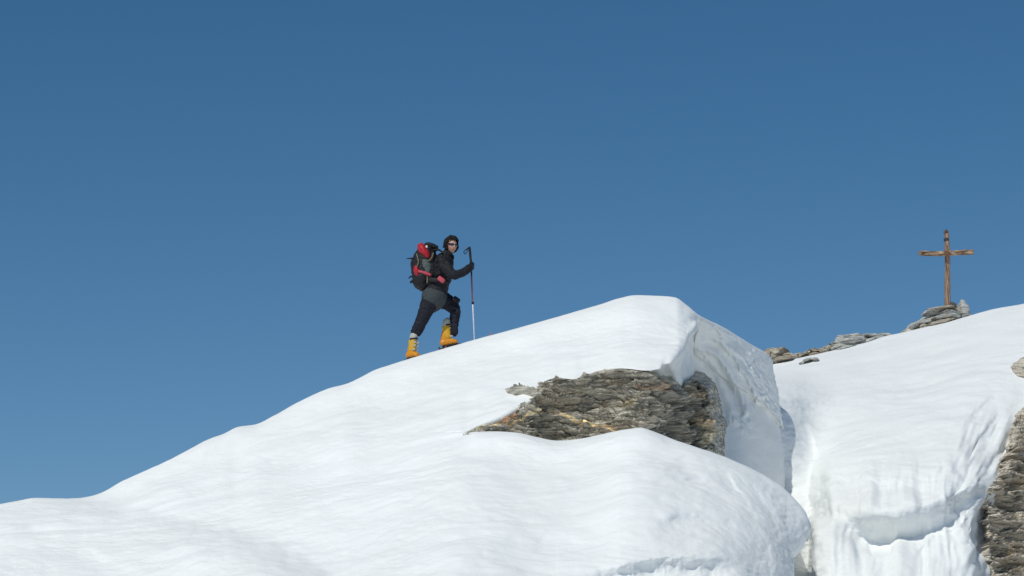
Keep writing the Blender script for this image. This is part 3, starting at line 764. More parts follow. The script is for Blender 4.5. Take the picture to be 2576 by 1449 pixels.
ledge('rock_rubble', bits, M_rock4, 'low band of broken tan rubble along the skyline left of the grey ledge', 330)
ledge('rock_mound', [(1955, 898, 50.8, 70, 34, 1.0, 12), (1940, 893, 51, 40, 28, .8, -5), (1985, 902, 50.6, 60, 22, .8, 14), (1966, 908, 50.2, 60, 16, .8, -6), (1920, 905, 51, 60, 40, 1, 0), (1996, 896, 50.5, 24, 10, .4, -18)], M_rock4,
    'brown weathered rock mound on the skyline just right of the cornice', 370)
ledge('flat_stone', [(2038, 905, 49.25, 34, 7, .3, -6), (2024, 909, 49.15, 26, 5, .2, -24), (2054, 906, 49.15, 18, 4, .2, 8)], M_rock3,
    'flat grey stone almost buried in snow below the skyline rubble', 390, 'stone')

# ------------------------------------------------------------------ tubes
def tube(nodes, seg=20, ydir=(0, 1, 0), cap=4):
    """nodes: (center, half-width across, half-depth). returns verts, faces; ends rounded"""
    c = [np.array(n[0], float) for n in nodes]; a = [n[1] for n in nodes]; b = [n[2] for n in nodes]
    def rnd_end(c0, c1, a0, b0):
        t = (c0 - c1) / (np.linalg.norm(c0 - c1) + 1e-9); r = min(a0, b0) * .8; out = []
        for k in range(cap, 0, -1):
            an = math.pi / 2 * k / (cap + .25)
            out.append((c0 + t * r * math.sin(an), a0 * math.cos(an), b0 * math.cos(an)))
        return out
    st = rnd_end(c[0], c[1], a[0], b[0]); en = rnd_end(c[-1], c[-2], a[-1], b[-1])[::-1]
    # dense smooth middle
    par = np.arange(len(c), dtype=float)
    arr = np.array([list(x) + [p, q] for x, p, q in zip(c, a, b)])
    if len(c) > 2:
        qs = np.linspace(0, len(c) - 1, (len(c) - 1) * 5 + 1)
        P_ = np.vstack([2 * arr[0] - arr[1], arr, 2 * arr[-1] - arr[-2]])
        res = []
        for q in qs:
            i = min(int(q), len(c) - 2); t = q - i
            p0, p1, p2, p3 = P_[i], P_[i+1], P_[i+2], P_[i+3]
            res.append(.5 * (2*p1 + (p2 - p0)*t + (2*p0 - 5*p1 + 4*p2 - p3)*t*t + (3*p1 - p0 - 3*p2 + p3)*t**3))
        arr = np.array(res)
    ring = st + [(r[:3], r[3], r[4]) for r in arr] + en
    C = np.array([r[0] for r in ring]); n = len(ring)
    T = np.gradient(C, axis=0)
    # keep the frame steady over the caps
    k0 = len(st); T[:k0+1] = T[k0+1]; T[n-len(en)-1:] = T[n-len(en)-2]
    T /= np.linalg.norm(T, axis=1)[:, None] + 1e-12
    Y = np.array(ydir, float)
    vs = []
    for k in range(n):
        N = np.cross(T[k], Y); N /= np.linalg.norm(N) + 1e-12
        B = np.cross(N, T[k]); B /= np.linalg.norm(B) + 1e-12
        for j in range(seg):
            th = 2 * math.pi * j / seg
            vs.append(C[k] + N * ring[k][1] * math.cos(th) + B * ring[k][2] * math.sin(th))
    fs = []
    for k in range(n - 1):
        for j in range(seg):
            a0 = k * seg + j; a1 = k * seg + (j + 1) % seg
            fs.append([a0, a1, a1 + seg, a0 + seg])
    fs.append(list(range(seg))[::-1]); fs.append([(n - 1) * seg + j for j in range(seg)])
    return vs, fs

def ellipsoid(c, r, rot=(0, 0, 0), n=3):
    v, f = {3: ICO3, 4: ICO4}[n]
    R = np.array(Euler([math.radians(a) for a in rot]).to_matrix())
    return list((v * np.array(r)) @ R.T + np.array(c)), f.tolist()

def rbox(c, r, rot=(0, 0, 0), e=.35):
    """rounded box (superellipsoid)"""
    v, f = ICO4
    s = np.sign(v) * np.abs(v) ** .999
    m = (np.abs(v) ** (2 / e)).sum(1) ** (-e / 2)
    p = v * m[:, None]
    R = np.array(Euler([math.radians(a) for a in rot]).to_matrix())
    return list((p * np.array(r)) @ R.T + np.array(c)), f.tolist()

def join(parts):
    vs = []; fs = []; n = 0
    for v, f in parts:
        vs += [tuple(x) for x in v]; fs += [[i + n for i in q] for q in f]; n += len(v)
    return vs, fs

def fused(name, parts, m, parent, voxel=.008, smooth=2, wrinkle=0, wscale=(9, 9, 9), seed=1, colfn=None):
    """melt overlapping volumes into one continuous skin"""
    vs, fs = join(parts)
    me = bpy.data.meshes.new(name); me.from_pydata(vs, [], fs); me.update()
    o = bpy.data.objects.new(name, me); COL.objects.link(o)
    md = o.modifiers.new('r', 'REMESH'); md.mode = 'VOXEL'; md.voxel_size = voxel
    sm = o.modifiers.new('s', 'SMOOTH'); sm.iterations = smooth; sm.factor = .5
    dg = bpy.context.evaluated_depsgraph_get()
    ev = o.evaluated_get(dg); me2 = bpy.data.meshes.new_from_object(ev)
    n = len(me2.vertices)
    co = np.empty(n * 3); me2.vertices.foreach_get('co', co); co = co.reshape(-1, 3)
    if wrinkle:
        no = np.empty(n * 3); me2.vertices.foreach_get('normal', no); no = no.reshape(-1, 3)
        q = co * np.array(wscale)
        w_ = 1 - 2 * np.abs(fbm(q, 3, seed)) 
        co = co + no * (wrinkle * (w_ - .5))[:, None]
        me2.vertices.foreach_set('co', co.ravel())
    COL.objects.unlink(o); bpy.data.objects.remove(o)
    me2.name = name
    me2.materials.clear(); me2.materials.append(m)
    me2.polygons.foreach_set('use_smooth', np.full(len(me2.polygons), True))
    if colfn is not None:
        a = me2.color_attributes.new('tint', 'FLOAT_COLOR', 'POINT')
        c = np.ones((n, 4)); c[:, :3] = colfn(co); a.data.foreach_set('color', c.ravel())
    me2.update()
    o = bpy.data.objects.new(name, me2); COL.objects.link(o)
    if parent is not None:
        o.parent = parent; o.matrix_parent_inverse = parent.matrix_world.inverted()
    return o

def part(name, parts, m, parent, smooth=True):
    vs, fs = join(parts)
    return mesh_from(name, vs, fs, m, parent, smooth=smooth)

# ------------------------------------------------------------------ summit cross
def wood_mat(name, c0, c1, c2, axis='z'):
    m, n, b = mat(name); L = n.links.new
    b.inputs['Roughness'].default_value = .8; b.inputs['Specular IOR Level'].default_value = .2
    tc = n.nodes.new('ShaderNodeTexCoord')
    mp = n.nodes.new('ShaderNodeMapping')
    mp.inputs['Scale'].default_value = (60, 60, 4) if axis == 'z' else (7, 30, 30)
    L(tc.outputs['Object'], mp.inputs[0])
    no = n.nodes.new('ShaderNodeTexNoise'); no.inputs['Scale'].default_value = 1; no.inputs['Detail'].default_value = 4
    L(mp.outputs[0], no.inputs[0])
    r = n.nodes.new('ShaderNodeValToRGB'); e = r.color_ramp.elements
    e[0].position = .36; e[0].color = c0 + (1,); e[1].position = .62; e[1].color = c2 + (1,)
    x = e.new(.5); x.color = c1 + (1,)
    L(no.outputs[0], r.inputs[0]); L(r.outputs[0], b.inputs[0])
    bp = n.nodes.new('ShaderNodeBump'); bp.inputs['Strength'].default_value = .6; bp.inputs['Distance'].default_value = .01
    L(no.outputs[0], bp.inputs['Height']); L(bp.outputs[0], b.inputs['Normal'])
    return m
M_post = wood_mat('rusty_brown_timber', (.10, .058, .042), (.25, .155, .105), (.37, .265, .19))
M_beam = wood_mat('peeling_timber', (.05, .038, .03), (.25, .155, .10), (.48, .36, .235), axis='x')
M_dark = simple('dark_iron', (.05, .045, .045), .7)

def beam(p0, p1, w0, w1, seed, m, name, parent, n=40):
    """hewn, slightly bowed pole of squared section"""
    p0 = np.array(p0); p1 = np.array(p1); T = (p1 - p0) / np.linalg.norm(p1 - p0)
    Y = np.array([0, 1., 0]); N = np.cross(T, Y); N /= np.linalg.norm(N); B = np.cross(N, T)
    vs = []; seg = 16
    for k in range(n):
        t = k / (n - 1); c = p0 + (p1 - p0) * t + N * .012 * math.sin(t * 5 + seed)
        wv = (w0 + (w1 - w0) * t) * (1 + .04 * math.sin(t * 17 + seed * 2) + .03 * math.sin(t * 41 + seed))
        for j in range(seg):
            a = 2 * math.pi * j / seg + math.pi / 4 * 0
            r = (abs(math.cos(a)) ** 5 + abs(math.sin(a)) ** 5) ** (-1 / 5)
            vs.append(c + (N * math.cos(a) + B * math.sin(a)) * r * wv)
    fs = [[k*seg+j, k*seg+(j+1) % seg, (k+1)*seg+(j+1) % seg, (k+1)*seg+j] for k in range(n-1) for j in range(seg)]
    fs += [list(range(seg))[::-1], [(n-1)*seg+j for j in range(seg)]]
    return mesh_from(name, vs, fs, m, parent)
DX = 50.3
xroot = bpy.data.objects.new('summit_cross', None); COL.objects.link(xroot)
xroot.location = V(2385, 772, DX); bpy.context.view_layer.update()
tag(xroot, 'rough brown timber cross standing upright on a small cairn', 'cross')
beam(V(2386, 790, DX), V(2380, 581, DX), .058, .042, 1, M_post, 'post', xroot)
beam(V(2312, 637, DX - .09), V(2449, 636, DX - .09), .044, .046, 3, M_beam, 'crossbeam', xroot)
def band(u, v, r, h, d, m, name, parent):
    c = np.array(V(u, v, d))
    vs, fs = tube([(c - [0, 0, h], r, r), (c + [0, 0, h], r, r)], 16, cap=1)
    return mesh_from(name, vs, fs, m, parent)
band(2381, 603, .052, .022, DX, M_dark, 'iron_band', xroot)
band(2380.5, 585, .047, .02, DX, M_dark, 'top_cap', xroot)
part('nail_plate', [rbox(V(2381.5, 637, DX - .14), (.045, .012, .045))], simple('rusty_plate', (.16, .08, .05), .8), xroot)

# ------------------------------------------------------------------ ski tourer
DP = 40.25
def H(x, y, dy=0):
    """point from the detail tracing (x, y) at the climber's distance, dy metres farther off"""
    return np.array(PP(972.7 + .25 * x, 563.5 + .25 * y, DP + dy))
K = px(.25, DP)                    # metres per tracing unit

M_navy = simple('navy_softshell', (.012, .013, .018), .7, .25, .4, 30)
M_trou = simple('dark_navy_trousers', (.013, .014, .023), .72, .2, .4, 30)
M_grey = simple('grey_fleece', (.055, .066, .070), .9, .1, .5, 50)
M_glove = simple('black_glove', (.012, .012, .018), .6, .3, .3, 60)
M_skin, n_, b_ = mat('skin')
at = n_.nodes.new('ShaderNodeAttribute'); at.attribute_name = 'tint'
n_.links.new(at.outputs['Color'], b_.inputs['Base Color']); b_.inputs['Roughness'].default_value = .5
b_.inputs['Subsurface Weight'].default_value = .05
M_hair = simple('dark_hair', (.012, .009, .009), .55, .4, .6, 80)
M_lens = simple('dark_lens', (.02, .018, .05), .12, .6)
M_red = simple('red_nylon', (.42, .017, .028), .55, .3, .3, 40)
M_pinkred = simple('faded_red_nylon', (.48, .07, .10), .6, .3, .3, 40)
M_blk = simple('black_nylon', (.014, .014, .018), .65, .3, .4, 40)
M_gry = simple('grey_nylon', (.085, .105, .10), .7, .25, .4, 40)
M_yel = simple('yellow_plastic', (.62, .36, .02), .4, .45)
M_org = simple('orange_plastic', (.64, .25, .012), .4, .45)
M_cuff = simple('pale_grey_plastic', (.42, .43, .38), .45, .4)
M_met = simple('buckle_metal', (.7, .7, .7), .3, .5, metal=.7)
M_ski = simple('orange_red_ski', (.72, .09, .03), .35, .4)
M_purple = simple('dark_red_aluminium', (.26, .14, .20), .4, .5)
M_white = simple('pale_aluminium', (.55, .58, .70), .4, .5)
M_wht = simple('white_plastic', (.75, .75, .72), .4, .4)

# head frame
HC = H(650, 222, -.02)
yaw = math.radians(-180 + 33)      # faces the camera, turned to the right
Rh = np.array((Euler((0, math.radians(7), 0)).to_matrix() @ Euler((math.radians(-3), 0, math.radians(180 + 30))).to_matrix()))
def hl(p): return np.asarray(p) @ Rh.T + HC       # local head: +y forward, +x its right... , +z up

def head_pts():
    v, f = ICO5
    x, y, z = v[:, 0].copy(), v[:, 1].copy(), v[:, 2].copy()
    X = x * .076; Y = y * .095; Z = z * .112
    low = np.clip(-z, 0, 1)
    X *= 1 - .30 * low ** 1.5
    Y = np.where(y > 0, Y * (1 - .06 * low), Y * (1 - .45 * low))
    Y += .012 * low * (y > 0)
    fr = np.clip(y, 0, 1)
    g = lambda cx, cz, sx, sz: np.exp(-((x - cx) / sx) ** 2 - ((z - cz) / sz) ** 2) * (y > 0)
    Y += .026 * g(0, -.17, .13, .15) + .012 * g(0, .02, .10, .18)      # nose
    Y += .007 * g(0, .18, .5, .09)                                     # brow
    Y -= .012 * g(.34, .05, .17, .1) + .012 * g(-.34, .05, .17, .1)    # sockets
    Y += .008 * g(0, -.48, .26, .05) + .007 * g(0, -.60, .22, .05)     # lips
    Y -= .004 * g(0, -.54, .25, .02)
    Y += .010 * g(0, -.82, .22, .12)                                   # chin
    X += np.sign(x) * .004 * np.exp(-((z + .12) / .2) ** 2) * fr       # cheeks
    return np.stack([X, Y, Z], -1), f
hp, hfc = head_pts()
parts_b = [(list(hl(hp)), hfc.tolist())]
for sx in (-1, 1):                                                     # ears
    parts_b.append(ellipsoid(hl([sx * .078, -.005, -.005]), (.012, .02, .032), (0, 0, 210)))
neck0 = H(618, 330, 0)
parts_b.append(tube([(neck0, .062, .065), (np.array(neck0) * .4 + hl([0, -.02, -.06]) * .6, .054, .056), (hl([0, -.015, -.03]), .05, .05)]))

# skeleton shared by body and clothes: (x, y, dy, halfwidth-trace, halfdepth-m)
TORSO = [(612, 318, 0, 62, .085), (592, 352, 0, 96, .175), (565, 425, 0, 108, .21), (548, 520, 0, 98, .185), (522, 620, 0, 104, .17), (498, 690, 0, 116, .178), (488, 715, 0, 122, .18)]
RARM = [(560, 385, -.16, 62, .07), (600, 450, -.235, 60, .068), (655, 503, -.27, 52, .06), (700, 512, -.27, 46, .055), (765, 490, -.23, 42, .05), (815, 455, -.17, 38, .045)]
LARM = [(585, 385, .16, 62, .07), (588, 450, .24, 56, .065), (592, 520, .27, 50, .058), (612, 560, .24, 42, .05), (598, 585, .14, 36, .042)]
RLEG = [(455, 760, -.085, 96, .10), (422, 815, -.09, 84, .098), (392, 880, -.10, 72, .085), (365, 945, -.10, 62, .076), (330, 1020, -.10, 58, .07), (298, 1090, -.10, 56, .066)]
LLEG = [(545, 750, .09, 90, .10), (610, 790, .10, 80, .095), (665, 835, .11, 66, .085), (688, 885, .12, 56, .08), (682, 960, .12, 48, .07), (678, 1040, .12, 42, .066), (676, 1098, .12, 40, .064)]
def limb(rows, k=1.0):
    return tube([(H(x, y, dy), a * K * k, b * k) for x, y, dy, a, b in rows])
parts_b += [limb(TORSO, .86), limb(RARM, .7), limb(LARM, .7), limb(RLEG + [(275, 1160, -.10, 44, .045), (264, 1240, -.10, 40, .04), (262, 1300, -.11, 36, .04)], .62), limb(LLEG[:5] + [(640, 1030, .12, 34, .045), (612, 1110, .12, 34, .04), (610, 1170, .12, 36, .04)], .6)]

def hand_parts(k=1.0, axis_top=None):
    """right hand closed round the pole, thumb up along the grip side"""
    out = []
    C = H(852, 425, -.03)
    # palm behind the pole towards the wrist
    out.append(tube([(H(818, 452, -.15), .030*k, .030*k), (H(835, 438, -.10), .026*k, .040*k), (H(850, 425, -.075), .024*k, .044*k)], 14))
    # four fingers stacked down the pole, each bending round its far side
    for i, (yy, ln) in enumerate([(398, .92), (417, 1.0), (436, .96), (454, .82)]):
        r = (.0115 - .0008 * i) * k
        px0 = 855
        out.append(tube([(H(px0 - 10, yy, -.075), r*1.1, r*1.1), (H(px0 + 12, yy - 2, -.055), r*1.05, r*1.05), (H(px0 + 22 * ln, yy, -.020), r, r), (H(px0 + 10, yy + 3, .012 * ln), r*.9, r*.9), (H(px0 - 8, yy + 5, .016 * ln), r*.8, r*.8)], 10, (0, 0, 1), 2))
    out.append(tube([(H(838, 430, -.085), .015*k, .015*k), (H(838, 405, -.045), .0135*k, .0135*k), (H(848, 388, -.005), .012*k, .012*k), (H(860, 382, .015), .010*k, .010*k)], 10, (0, 1, 0), 2))
    return out
def hand_left(k=1.0):
    out = [tube([(H(602, 580, .15), .028*k, .028*k), (H(588, 600, .12), .024*k, .040*k), (H(580, 622, .11), .022*k, .042*k)], 14)]
    for i in range(4):
        dy = .075 + .023 * i; r = .0105 * k; l = [.9, 1, .95, .78][i]
        out.append(tube([(H(580, 620, dy), r*1.1, r*1.1), (H(570, 620 + 26 * l, dy), r, r), (H(578, 620 + 44 * l, dy), r*.95, r*.95), (H(592, 620 + 48 * l, dy), r*.85, r*.85)], 10, (0, 1, 0), 2))
    out.append(tube([(H(592, 600, .09), .014*k, .014*k), (H(602, 618, .065), .012*k, .012*k), (H(602, 640, .062), .010*k, .010*k)], 10, (0, 1, 0), 2))
    return out
parts_b += hand_parts(.8) + hand_left(.8)

def skin_col(co):
    l = (co - HC) @ Rh
    c = np.tile(np.array([.50, .29, .22]), (len(co), 1))
    lip = np.exp(-(l[:, 0] / .024) ** 2 - ((l[:, 2] + .061) / .010) ** 2) * (l[:, 1] > .06)
    c = c * (1 - lip[:, None]) + np.array([.34, .10, .09]) * lip[:, None]
    ck = np.exp(-((np.abs(l[:, 0]) - .045) / .02) ** 2 - ((l[:, 2] + .03) / .022) ** 2) * (l[:, 1] > .03) * .5
    c = c * (1 - ck[:, None]) + np.array([.56, .24, .19]) * ck[:, None]
    brow = np.exp(-((np.abs(l[:, 0]) - .032) / .018) ** 4 - ((l[:, 2] - .026) / .006) ** 2) * (l[:, 1] > .05)
    return c * (1 - .8 * brow[:, None])
body = fused('person', parts_b, M_skin, None, voxel=.0055, smooth=1, colfn=skin_col)
tag(body, 'ski tourer in dark jacket and orange boots climbing the snow ridge, face turned back', 'person')
bpy.context.view_layer.update()

# clothing
jk = [limb(TORSO), limb(RARM + [(835, 442, -.13, 40, .042)]), limb(LARM)]
jk.append(tube([(H(600, 345, 0), .10, .12), (H(614, 312, 0), .078, .085), (H(622, 292, 0), .07, .076)]))          # raised collar
jk.append(tube([(H(560, 380, -.19), .085, .07), (H(575, 375, 0), .1, .10), (H(585, 380, .19), .085, .07)], ydir=(0, 0, 1)))  # shoulders
jacket = fused('jacket', jk, M_navy, body, voxel=.008, smooth=3, wrinkle=.014, wscale=(9, 9, 13), seed=5)
part('hood', [tube([(hl([-.02, -.085, .02]), .045, .06), (hl([-.015, -.10, -.05]), .055, .075), (H(588, 318, 0), .06, .10), (H(572, 345, 0), .05, .11)], 18)], M_navy, body)
part('collar_flap', [tube([(H(640, 300, -.07), .016, .02), (H(664, 322, -.04), .02, .022), (H(668, 352, -.02), .016, .02)], 12)], M_navy, body)
part('hem', [tube([(H(488, 690, 0), 120*K, .19), (H(482, 725, 0), 130*K, .215), (H(468, 760, -.02), 126*K, .22), (H(456, 784, -.04), 112*K, .205)], 32, cap=2),
             tube([(H(530, 720, .06), 86*K, .12), (H(552, 765, .07), 66*K, .12)], 24)], M_grey, body)
trousers = fused('trousers', [limb(RLEG), limb(LLEG), tube([(H(480, 720, 0), 110*K, .165), (H(500, 775, 0), 90*K, .16)])], M_trou, body, voxel=.009, smooth=3, wrinkle=.016, wscale=(10, 10, 14), seed=9)
part('thigh_pocket', [rbox(H(700, 765, -.0), (.055, .05, .04), (0, 35, 0))], M_trou, body)
part('knee_pad', [rbox(H(714, 868, .08), (.032, .05, .062), (0, 10, 0))], M_trou, body)
part('trouser_cuff', [rbox(H(686, 1060, .09), (.046, .055, .085), (0, 0, 0))], M_trou, body)
part('glove', hand_parts(1.12) + [tube([(H(800, 465, -.165), .040, .044), (H(822, 449, -.135), .036, .042)], 16, cap=1)], M_glove, body)
part('glove', hand_left(1.12), M_glove, body)

# hair: many curly locks over a close shell
rs = np.random.RandomState(4)
hv, hf_ = ICO5
keep_dir = (hv[:, 1] < .42 - .25 * hv[:, 2]) | (hv[:, 2] > .62 - .1 * hv[:, 1])
low_cut = (hv[:, 2] > -.62)
msk = keep_dir & low_cut
P0 = hv * np.array([.096, .112, .128]) + np.array([0, -.010, .016])
bump_ = .018 * (1 - 2 * np.abs(fbm(P0 * 38, 3, 8))) + .026 * fbm(P0 * 13, 2, 12)
P0 = P0 + hv * bump_[:, None]
fk = msk[hf_].all(1)
part_h = [(list(hl(P0)), hf_[fk].tolist())]
for k in range(260):
    dv = rs.normal(size=3); dv /= np.linalg.norm(dv)
    if dv[2] < -.5 or (dv[1] > .35 - .25 * dv[2] and dv[2] < .6): continue
    base = dv * np.array([.098, .114, .130]) + np.array([0, -.010, .018])
    t1 = np.cross(dv, rs.normal(size=3)); t1 /= np.linalg.norm(t1); t2 = np.cross(dv, t1)
    L_ = rs.uniform(.012, .040); r = rs.uniform(.006, .012)
    pts = [hl(base + dv * .004 * j + t1 * L_ * math.sin(j * 1.3) * .8 + t2 * L_ * (math.cos(j * 1.3) - 1) * .6) for j in range(4)]
    part_h.append(tube([(q, r * (1 - .12 * j), r * (1 - .12 * j)) for j, q in enumerate(pts)], 6, (0.2, 1, .3), 1))
part('hair', part_h, M_hair, body)
# sunglasses: two wrapped lenses, a bridge and side arms
def lens(sx):
    vs = []; n = 12
    for i in range(n + 1):
        a = math.radians(8 + 62 * i / n) * sx
        hgt = .017 * (1 - (abs(i / n - .45) * 1.5) ** 3)
        for q_, rr_ in ((-1, 0), (-.5, .003), (.5, .003), (1, 0)):
            vs.append(hl([math.sin(a) * (.083 + rr_), math.cos(a) * (.104 + rr_) , .012 + q_ * hgt]))
        for q_ in (1, -1):
            vs.append(hl([math.sin(a) * .080, math.cos(a) * .100, .012 + q_ * hgt]))
    fs = [[i*6+j, i*6+(j+1) % 6, (i+1)*6+(j+1) % 6, (i+1)*6+j] for i in range(n) for j in range(6)] + [list(range(6))[::-1], [n*6+j for j in range(6)]]
    return vs, fs
sg_ = part('sunglasses', [tube([(hl([-.014, .108, .016]), .003, .003), (hl([0, .113, .018]), .003, .003), (hl([.014, .108, .016]), .003, .003)], 8, (0, 0, 1), 1)], M_blk, body)
for sx in (-1, 1):
    part('temple', [tube([(hl([sx * .078, .035, .016]), .003, .004), (hl([sx * .082, -.02, .012]), .003, .003)], 8, (0, 0, 1), 1)], M_blk, sg_)
part('lens', [lens(-1)], M_lens, sg_); part('lens', [lens(1)], M_lens, sg_)

# ski boots (children of the climber)
def boot(toe, heel, top, wd, name, lab, sole_drop=0):
    """toe, heel: sole points; top: centre of the cuff"""
    toe = np.array(toe); heel = np.array(heel); top = np.array(top)
    f = toe - heel; ln = np.linalg.norm(f); f /= ln
    side = np.cross(f, [0, 0, 1.]); side /= np.linalg.norm(side); up = np.cross(side, f)
    L = lambda a, b, c=0: heel + f * a * ln + up * b + side * c
    sh = [tube([(L(.04, .05), .05, wd), (L(.3, .055), .055, wd), (L(.6, .052), .048, wd * 1.02), (L(.88, .04), .034, wd * .95)], 20, tuple(side), 3),
          tube([(L(.22, .05), .062, wd * .9), (L(.24, .12), .062, wd * .9), (heel * .35 + top * .65 + f * ln * .10, .066, wd * .95)], 20, tuple(side), 2)]
    r = fused(name, sh, M_org, body, voxel=.007, smooth=2)
    tag(r, lab)
    a = heel * .62 + top * .38 + f * ln * .2; c_ = top
    part('upper_shell', [tube([(a, .066, wd * 1.02), (heel*.3+top*.7 + f*ln*.1, .068, wd * 1.04), (top * .92 + heel * .08, .068, wd)], 20, tuple(side), 1)], M_yel, r)
    part('cuff_liner', [tube([(top * .95 + heel*.05, .062, wd * .92), (top + (top-heel)*.10, .066, wd * .98), (top + (top-heel)*.22, .058, wd*.9)], 20, tuple(side), 1)], M_cuff, r)
    for k in (.42, .62, .80):
        q = heel * (1 - k) + top * k + f * ln * (.52 - .2 * k)
        part('buckle', [rbox(q + side * s_ * wd * .55, (.03, .012, .011), (0, 0, math.degrees(math.atan2(f[1], f[0])))) for s_ in (-1, 1)], M_met, r)
    part('strap', [tube([(top*.97+heel*.03 + side * -wd, .02, .012), (top + f * .075, .02, .012), (top*.97+heel*.03 + side * wd, .02, .012)], 10, (0, 0, 1), 2)], M_blk, r)
    part('sole', [rbox(L(.5, -.004), (ln * .5, wd * .82, .014), (0, -math.degrees(math.asin(f[2])), math.degrees(math.atan2(f[1], f[0]))))], M_blk, r)
    return r
# skis lie along the ridge
sl = np.array(H(1050, 1115)) - np.array(H(300, 1345)); sl /= np.linalg.norm(sl)
boot(H(322, 1343, -.20), H(215, 1356, -.04), H(266, 1155, -.10), .052, 'ski_boot', 'yellow and orange ski boot with pale grey cuff on the rear foot')
boot(H(722, 1207, .13), H(560, 1232, .11), H(602, 1015, .12), .050, 'ski_boot', 'orange and yellow ski boot of the forward foot, seen from the side')

def ski(p_tail, p_tip, wd, label, dz=0):
    p0 = np.array(p_tail); p1 = np.array(p_tip); f = p1 - p0; ln = np.linalg.norm(f); f /= ln
    side = np.cross(f, [0, 0, 1.]); side /= np.linalg.norm(side); up = np.cross(side, f)
    vs = []; n = 50
    for k in range(n + 1):
        t = k / n
        w_ = wd * (1 - .22 * math.sin(math.pi * min(1, max(0, (t - .05) / .85)))) * (1 if t < .93 else max(.12, math.cos((t - .93) / .07 * math.pi / 2 * .92)))
        lift = .012 * math.sin(math.pi * t) + (0 if t < .88 else ((t - .88) / .12) ** 2 * .075)
        th = .011 if t < .9 else .006
        c = p0 + f * ln * t + up * lift
        for a, b in ((-1, 0), (1, 0), (1, 1), (-1, 1)):
            vs.append(c + side * a * w_ + up * b * th)
    fs = [[k*4+j, k*4+(j+1) % 4, (k+1)*4+(j+1) % 4, (k+1)*4+j] for k in range(n) for j in range(4)] + [[3, 2, 1, 0], [n*4+j for j in range(4)]]
    root = mesh_from('ski', vs, fs, M_ski, smooth=False)
    tag(root, label, 'ski', 'skis worn by the ski tourer')
    return root, f, side, up
s1, f1_, sd1, up1 = ski(H(-60, 1496, -.10), H(620, 1266, -.06), .045, 'orange ski under the rear boot on the snow crest')
s2, f2_, sd2, up2 = ski(H(385, 1332, .12), H(1075, 1131, .16), .045, 'orange-red ski under the forward boot, its tip showing above the crest')
bpy.context.view_layer.update()
def binding(root, f, up, toe, heel):
    toe = np.array(toe); heel = np.array(heel)
    ang = (0, -math.degrees(math.asin(f[2])), math.degrees(math.atan2(f[1], f[0])))
    part('binding', [rbox(toe + f * .02 - up * .012, (.035, .038, .022), ang), rbox(toe - f * .01 - up * .02, (.02, .05, .014), ang)], M_blk, root)
    part('heel_riser', [rbox(heel - f * .02 - up * .03, (.04, .03, .022), ang), rbox(heel - f * .045 - up * .01, (.012, .02, .03), ang)], M_dark, root)
binding(s1, f1_, up1, H(325, 1350, -.14), H(215, 1366, -.10))
binding(s2, f2_, up2, H(715, 1215, .13), H(560, 1242, .12))

# ski pole
pr = bpy.data.objects.new('ski_pole', None); COL.objects.link(pr)
pr.location = H(883, 1168, -.04).tolist(); bpy.context.view_layer.update()
tag(pr, 'ski pole held upright in the gloved hand, dark red shaft above pale lower section', 'ski pole')
part('upper_shaft', [tube([(H(838, 262, 0), .011, .011), (H(852, 470, -.02), .012, .012), (H(855, 540, -.02), .012, .012)], 14)], M_blk, pr)
part('middle_shaft', [tube([(H(853, 520, -.02), .0135, .0135), (H(866, 800, -.03), .0135, .0135)], 14, cap=1)], M_purple, pr)
part('lower_shaft', [tube([(H(866, 796, -.03), .0125, .0125), (H(883, 1172, -.04), .009, .009)], 14, cap=1)], M_white, pr)
part('clamp', [tube([(H(866, 785, -.03), .018, .018), (H(867, 806, -.03), .018, .018)], 14, cap=1)], M_blk, pr)
part('grip', [tube([(H(833, 236, 0), .018, .018), (H(838, 262, 0), .016, .017), (H(840, 300, 0), .019, .02), (H(845, 350, -.01), .017, .018), (H(850, 392, -.02), .018, .018)], 14),
    tube([(H(838, 240, 0), .016, .016), (H(815, 248, 0), .014, .014), (H(800, 262, 0), .008, .01)], 12)], M_blk, pr)
part('strap', [tube([(H(812, 255, 0), .006, .012), (H(790, 262, -.01), .006, .012), (H(776, 285, -.02), .006, .012), (H(790, 300, -.02), .006, .012), (H(806, 282, -.01), .006, .012), (H(824, 262, 0), .006, .012)], 8)], M_blk, pr)

# ------------------------------------------------------------------ rucksack
bp_ = fused('backpack', [tube([(H(425, 232, 0), 52*K, .12), (H(405, 280, 0), 92*K, .15), (H(380, 350, 0), 112*K, .165), (H(362, 440, 0), 112*K, .17), (H(352, 530, 0), 100*K, .17), (H(352, 590, 0), 86*K, .155), (H(372, 632, 0), 52*K, .12)], 28),
     tube([(H(440, 300, 0), 60*K, .13), (H(455, 450, 0), 60*K, .14), (H(440, 600, 0), 66*K, .14)], 24)], M_blk, None, voxel=.008, smooth=3, wrinkle=.014, wscale=(11, 9, 14), seed=15)
tag(bp_, 'black rucksack with red pockets and grey side, worn on the climber\'s back', 'backpack')
bpy.context.view_layer.update()
def bag(name, nodes, m, seed, wr=.008, lab=None):
    o = fused(name, [tube(nodes, 22)], m, bp_, voxel=.007, smooth=2, wrinkle=wr, wscale=(14, 10, 18), seed=seed)
    if lab: o['label'] = lab
    return o
bag('top_pocket', [(H(345, 232, -.03), 36*K, .13), (H(365, 270, -.04), 52*K, .155), (H(395, 315, -.05), 50*K, .15), (H(418, 345, -.04), 26*K, .11)], M_red, 3, lab='bright red pocket near the top of the rucksack')
bag('lid', [(H(400, 222, 0), 26*K, .13), (H(440, 226, 0), 34*K, .14), (H(500, 245, 0), 26*K, .12)], M_blk, 4)
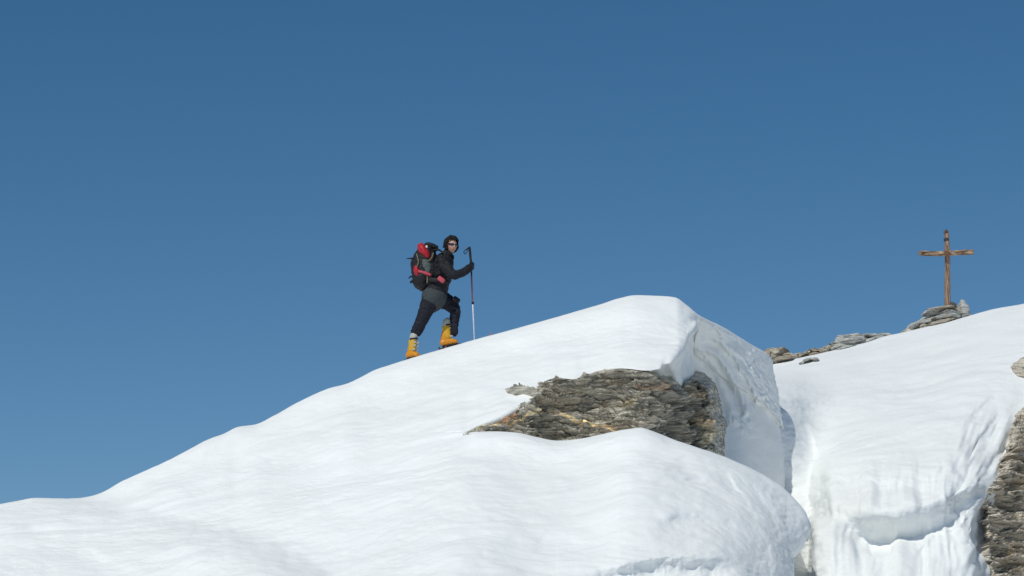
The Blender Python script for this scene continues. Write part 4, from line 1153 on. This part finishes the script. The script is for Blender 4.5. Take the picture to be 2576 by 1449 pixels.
bag('side_panel', [(H(385, 380, -.08), 42*K, .10), (H(400, 430, -.09), 62*K, .10), (H(410, 475, -.08), 46*K, .10)], M_gry, 5, lab='grey side panel')
bag('front_pocket', [(H(298, 455, -.03), 26*K, .12), (H(305, 490, -.04), 36*K, .145), (H(308, 522, -.03), 26*K, .12)], M_red, 6, lab='red pocket low on the back')
bag('compression_strap', [(H(325, 480, -.13), 18*K, .05), (H(380, 492, -.155), 17*K, .03), (H(440, 512, -.15), 14*K, .03)], M_pinkred, 7, .004)
M_web = simple('olive_webbing', (.16, .15, .10), .8)
for q in [tube([(H(470, 290, -.15), .009, .006), (H(450, 345, -.165), .009, .006), (H(415, 372, -.17), .009, .006)], 8),
    tube([(H(300, 300, -.14), .009, .006), (H(320, 380, -.17), .009, .006), (H(300, 440, -.15), .009, .006)], 8),
    tube([(H(410, 530, -.155), .011, .006), (H(408, 590, -.15), .011, .006)], 8)]:
    part('webbing', [q], M_web, bp_)
part('buckle', [rbox(H(402, 228, -.14), (.014, .01, .018))], M_wht, bp_)
part('ice_axe_loop', [tube([(H(290, 345, -.05), .016, .012), (H(250, 346, -.06), .014, .01), (H(198, 347, -.06), .005, .006)], 8),
    tube([(H(268, 350, -.03), .020, .03), (H(256, 400, -.03), .026, .03), (H(262, 450, -.02), .022, .03)], 12)], M_blk, bp_)
part('strap_end', [tube([(H(290, 540, -.04), .012, .012), (H(245, 528, -.06), .012, .012), (H(225, 545, -.06), .01, .01)], 8),
    tube([(H(290, 560, -.03), .016, .016), (H(255, 575, -.04), .02, .02), (H(240, 590, -.04), .014, .014)], 10),
    tube([(H(285, 600, -.03), .012, .014), (H(262, 588, -.04), .012, .014)], 10)], M_blk, bp_)
part('shoulder_strap', [tube([(H(470, 262, -.12), .014, .03), (H(530, 262, -.14), .014, .032), (H(585, 320, -.20), .012, .032), (H(560, 420, -.245), .012, .03), (H(500, 470, -.235), .012, .026), (H(450, 500, -.16), .01, .02)], 12)], M_blk, bp_)
hb = part('hip_belt', [tube([(H(430, 560, -.14), .036, .02), (H(500, 566, -.20), .034, .018), (H(580, 580, -.17), .026, .016), (H(632, 590, -.05), .022, .016)], 14)], M_blk, bp_)
part('belt_pouch', [rbox(H(548, 560, -.235), (.055, .03, .034), (0, 38, 0))], M_pinkred, bp_)
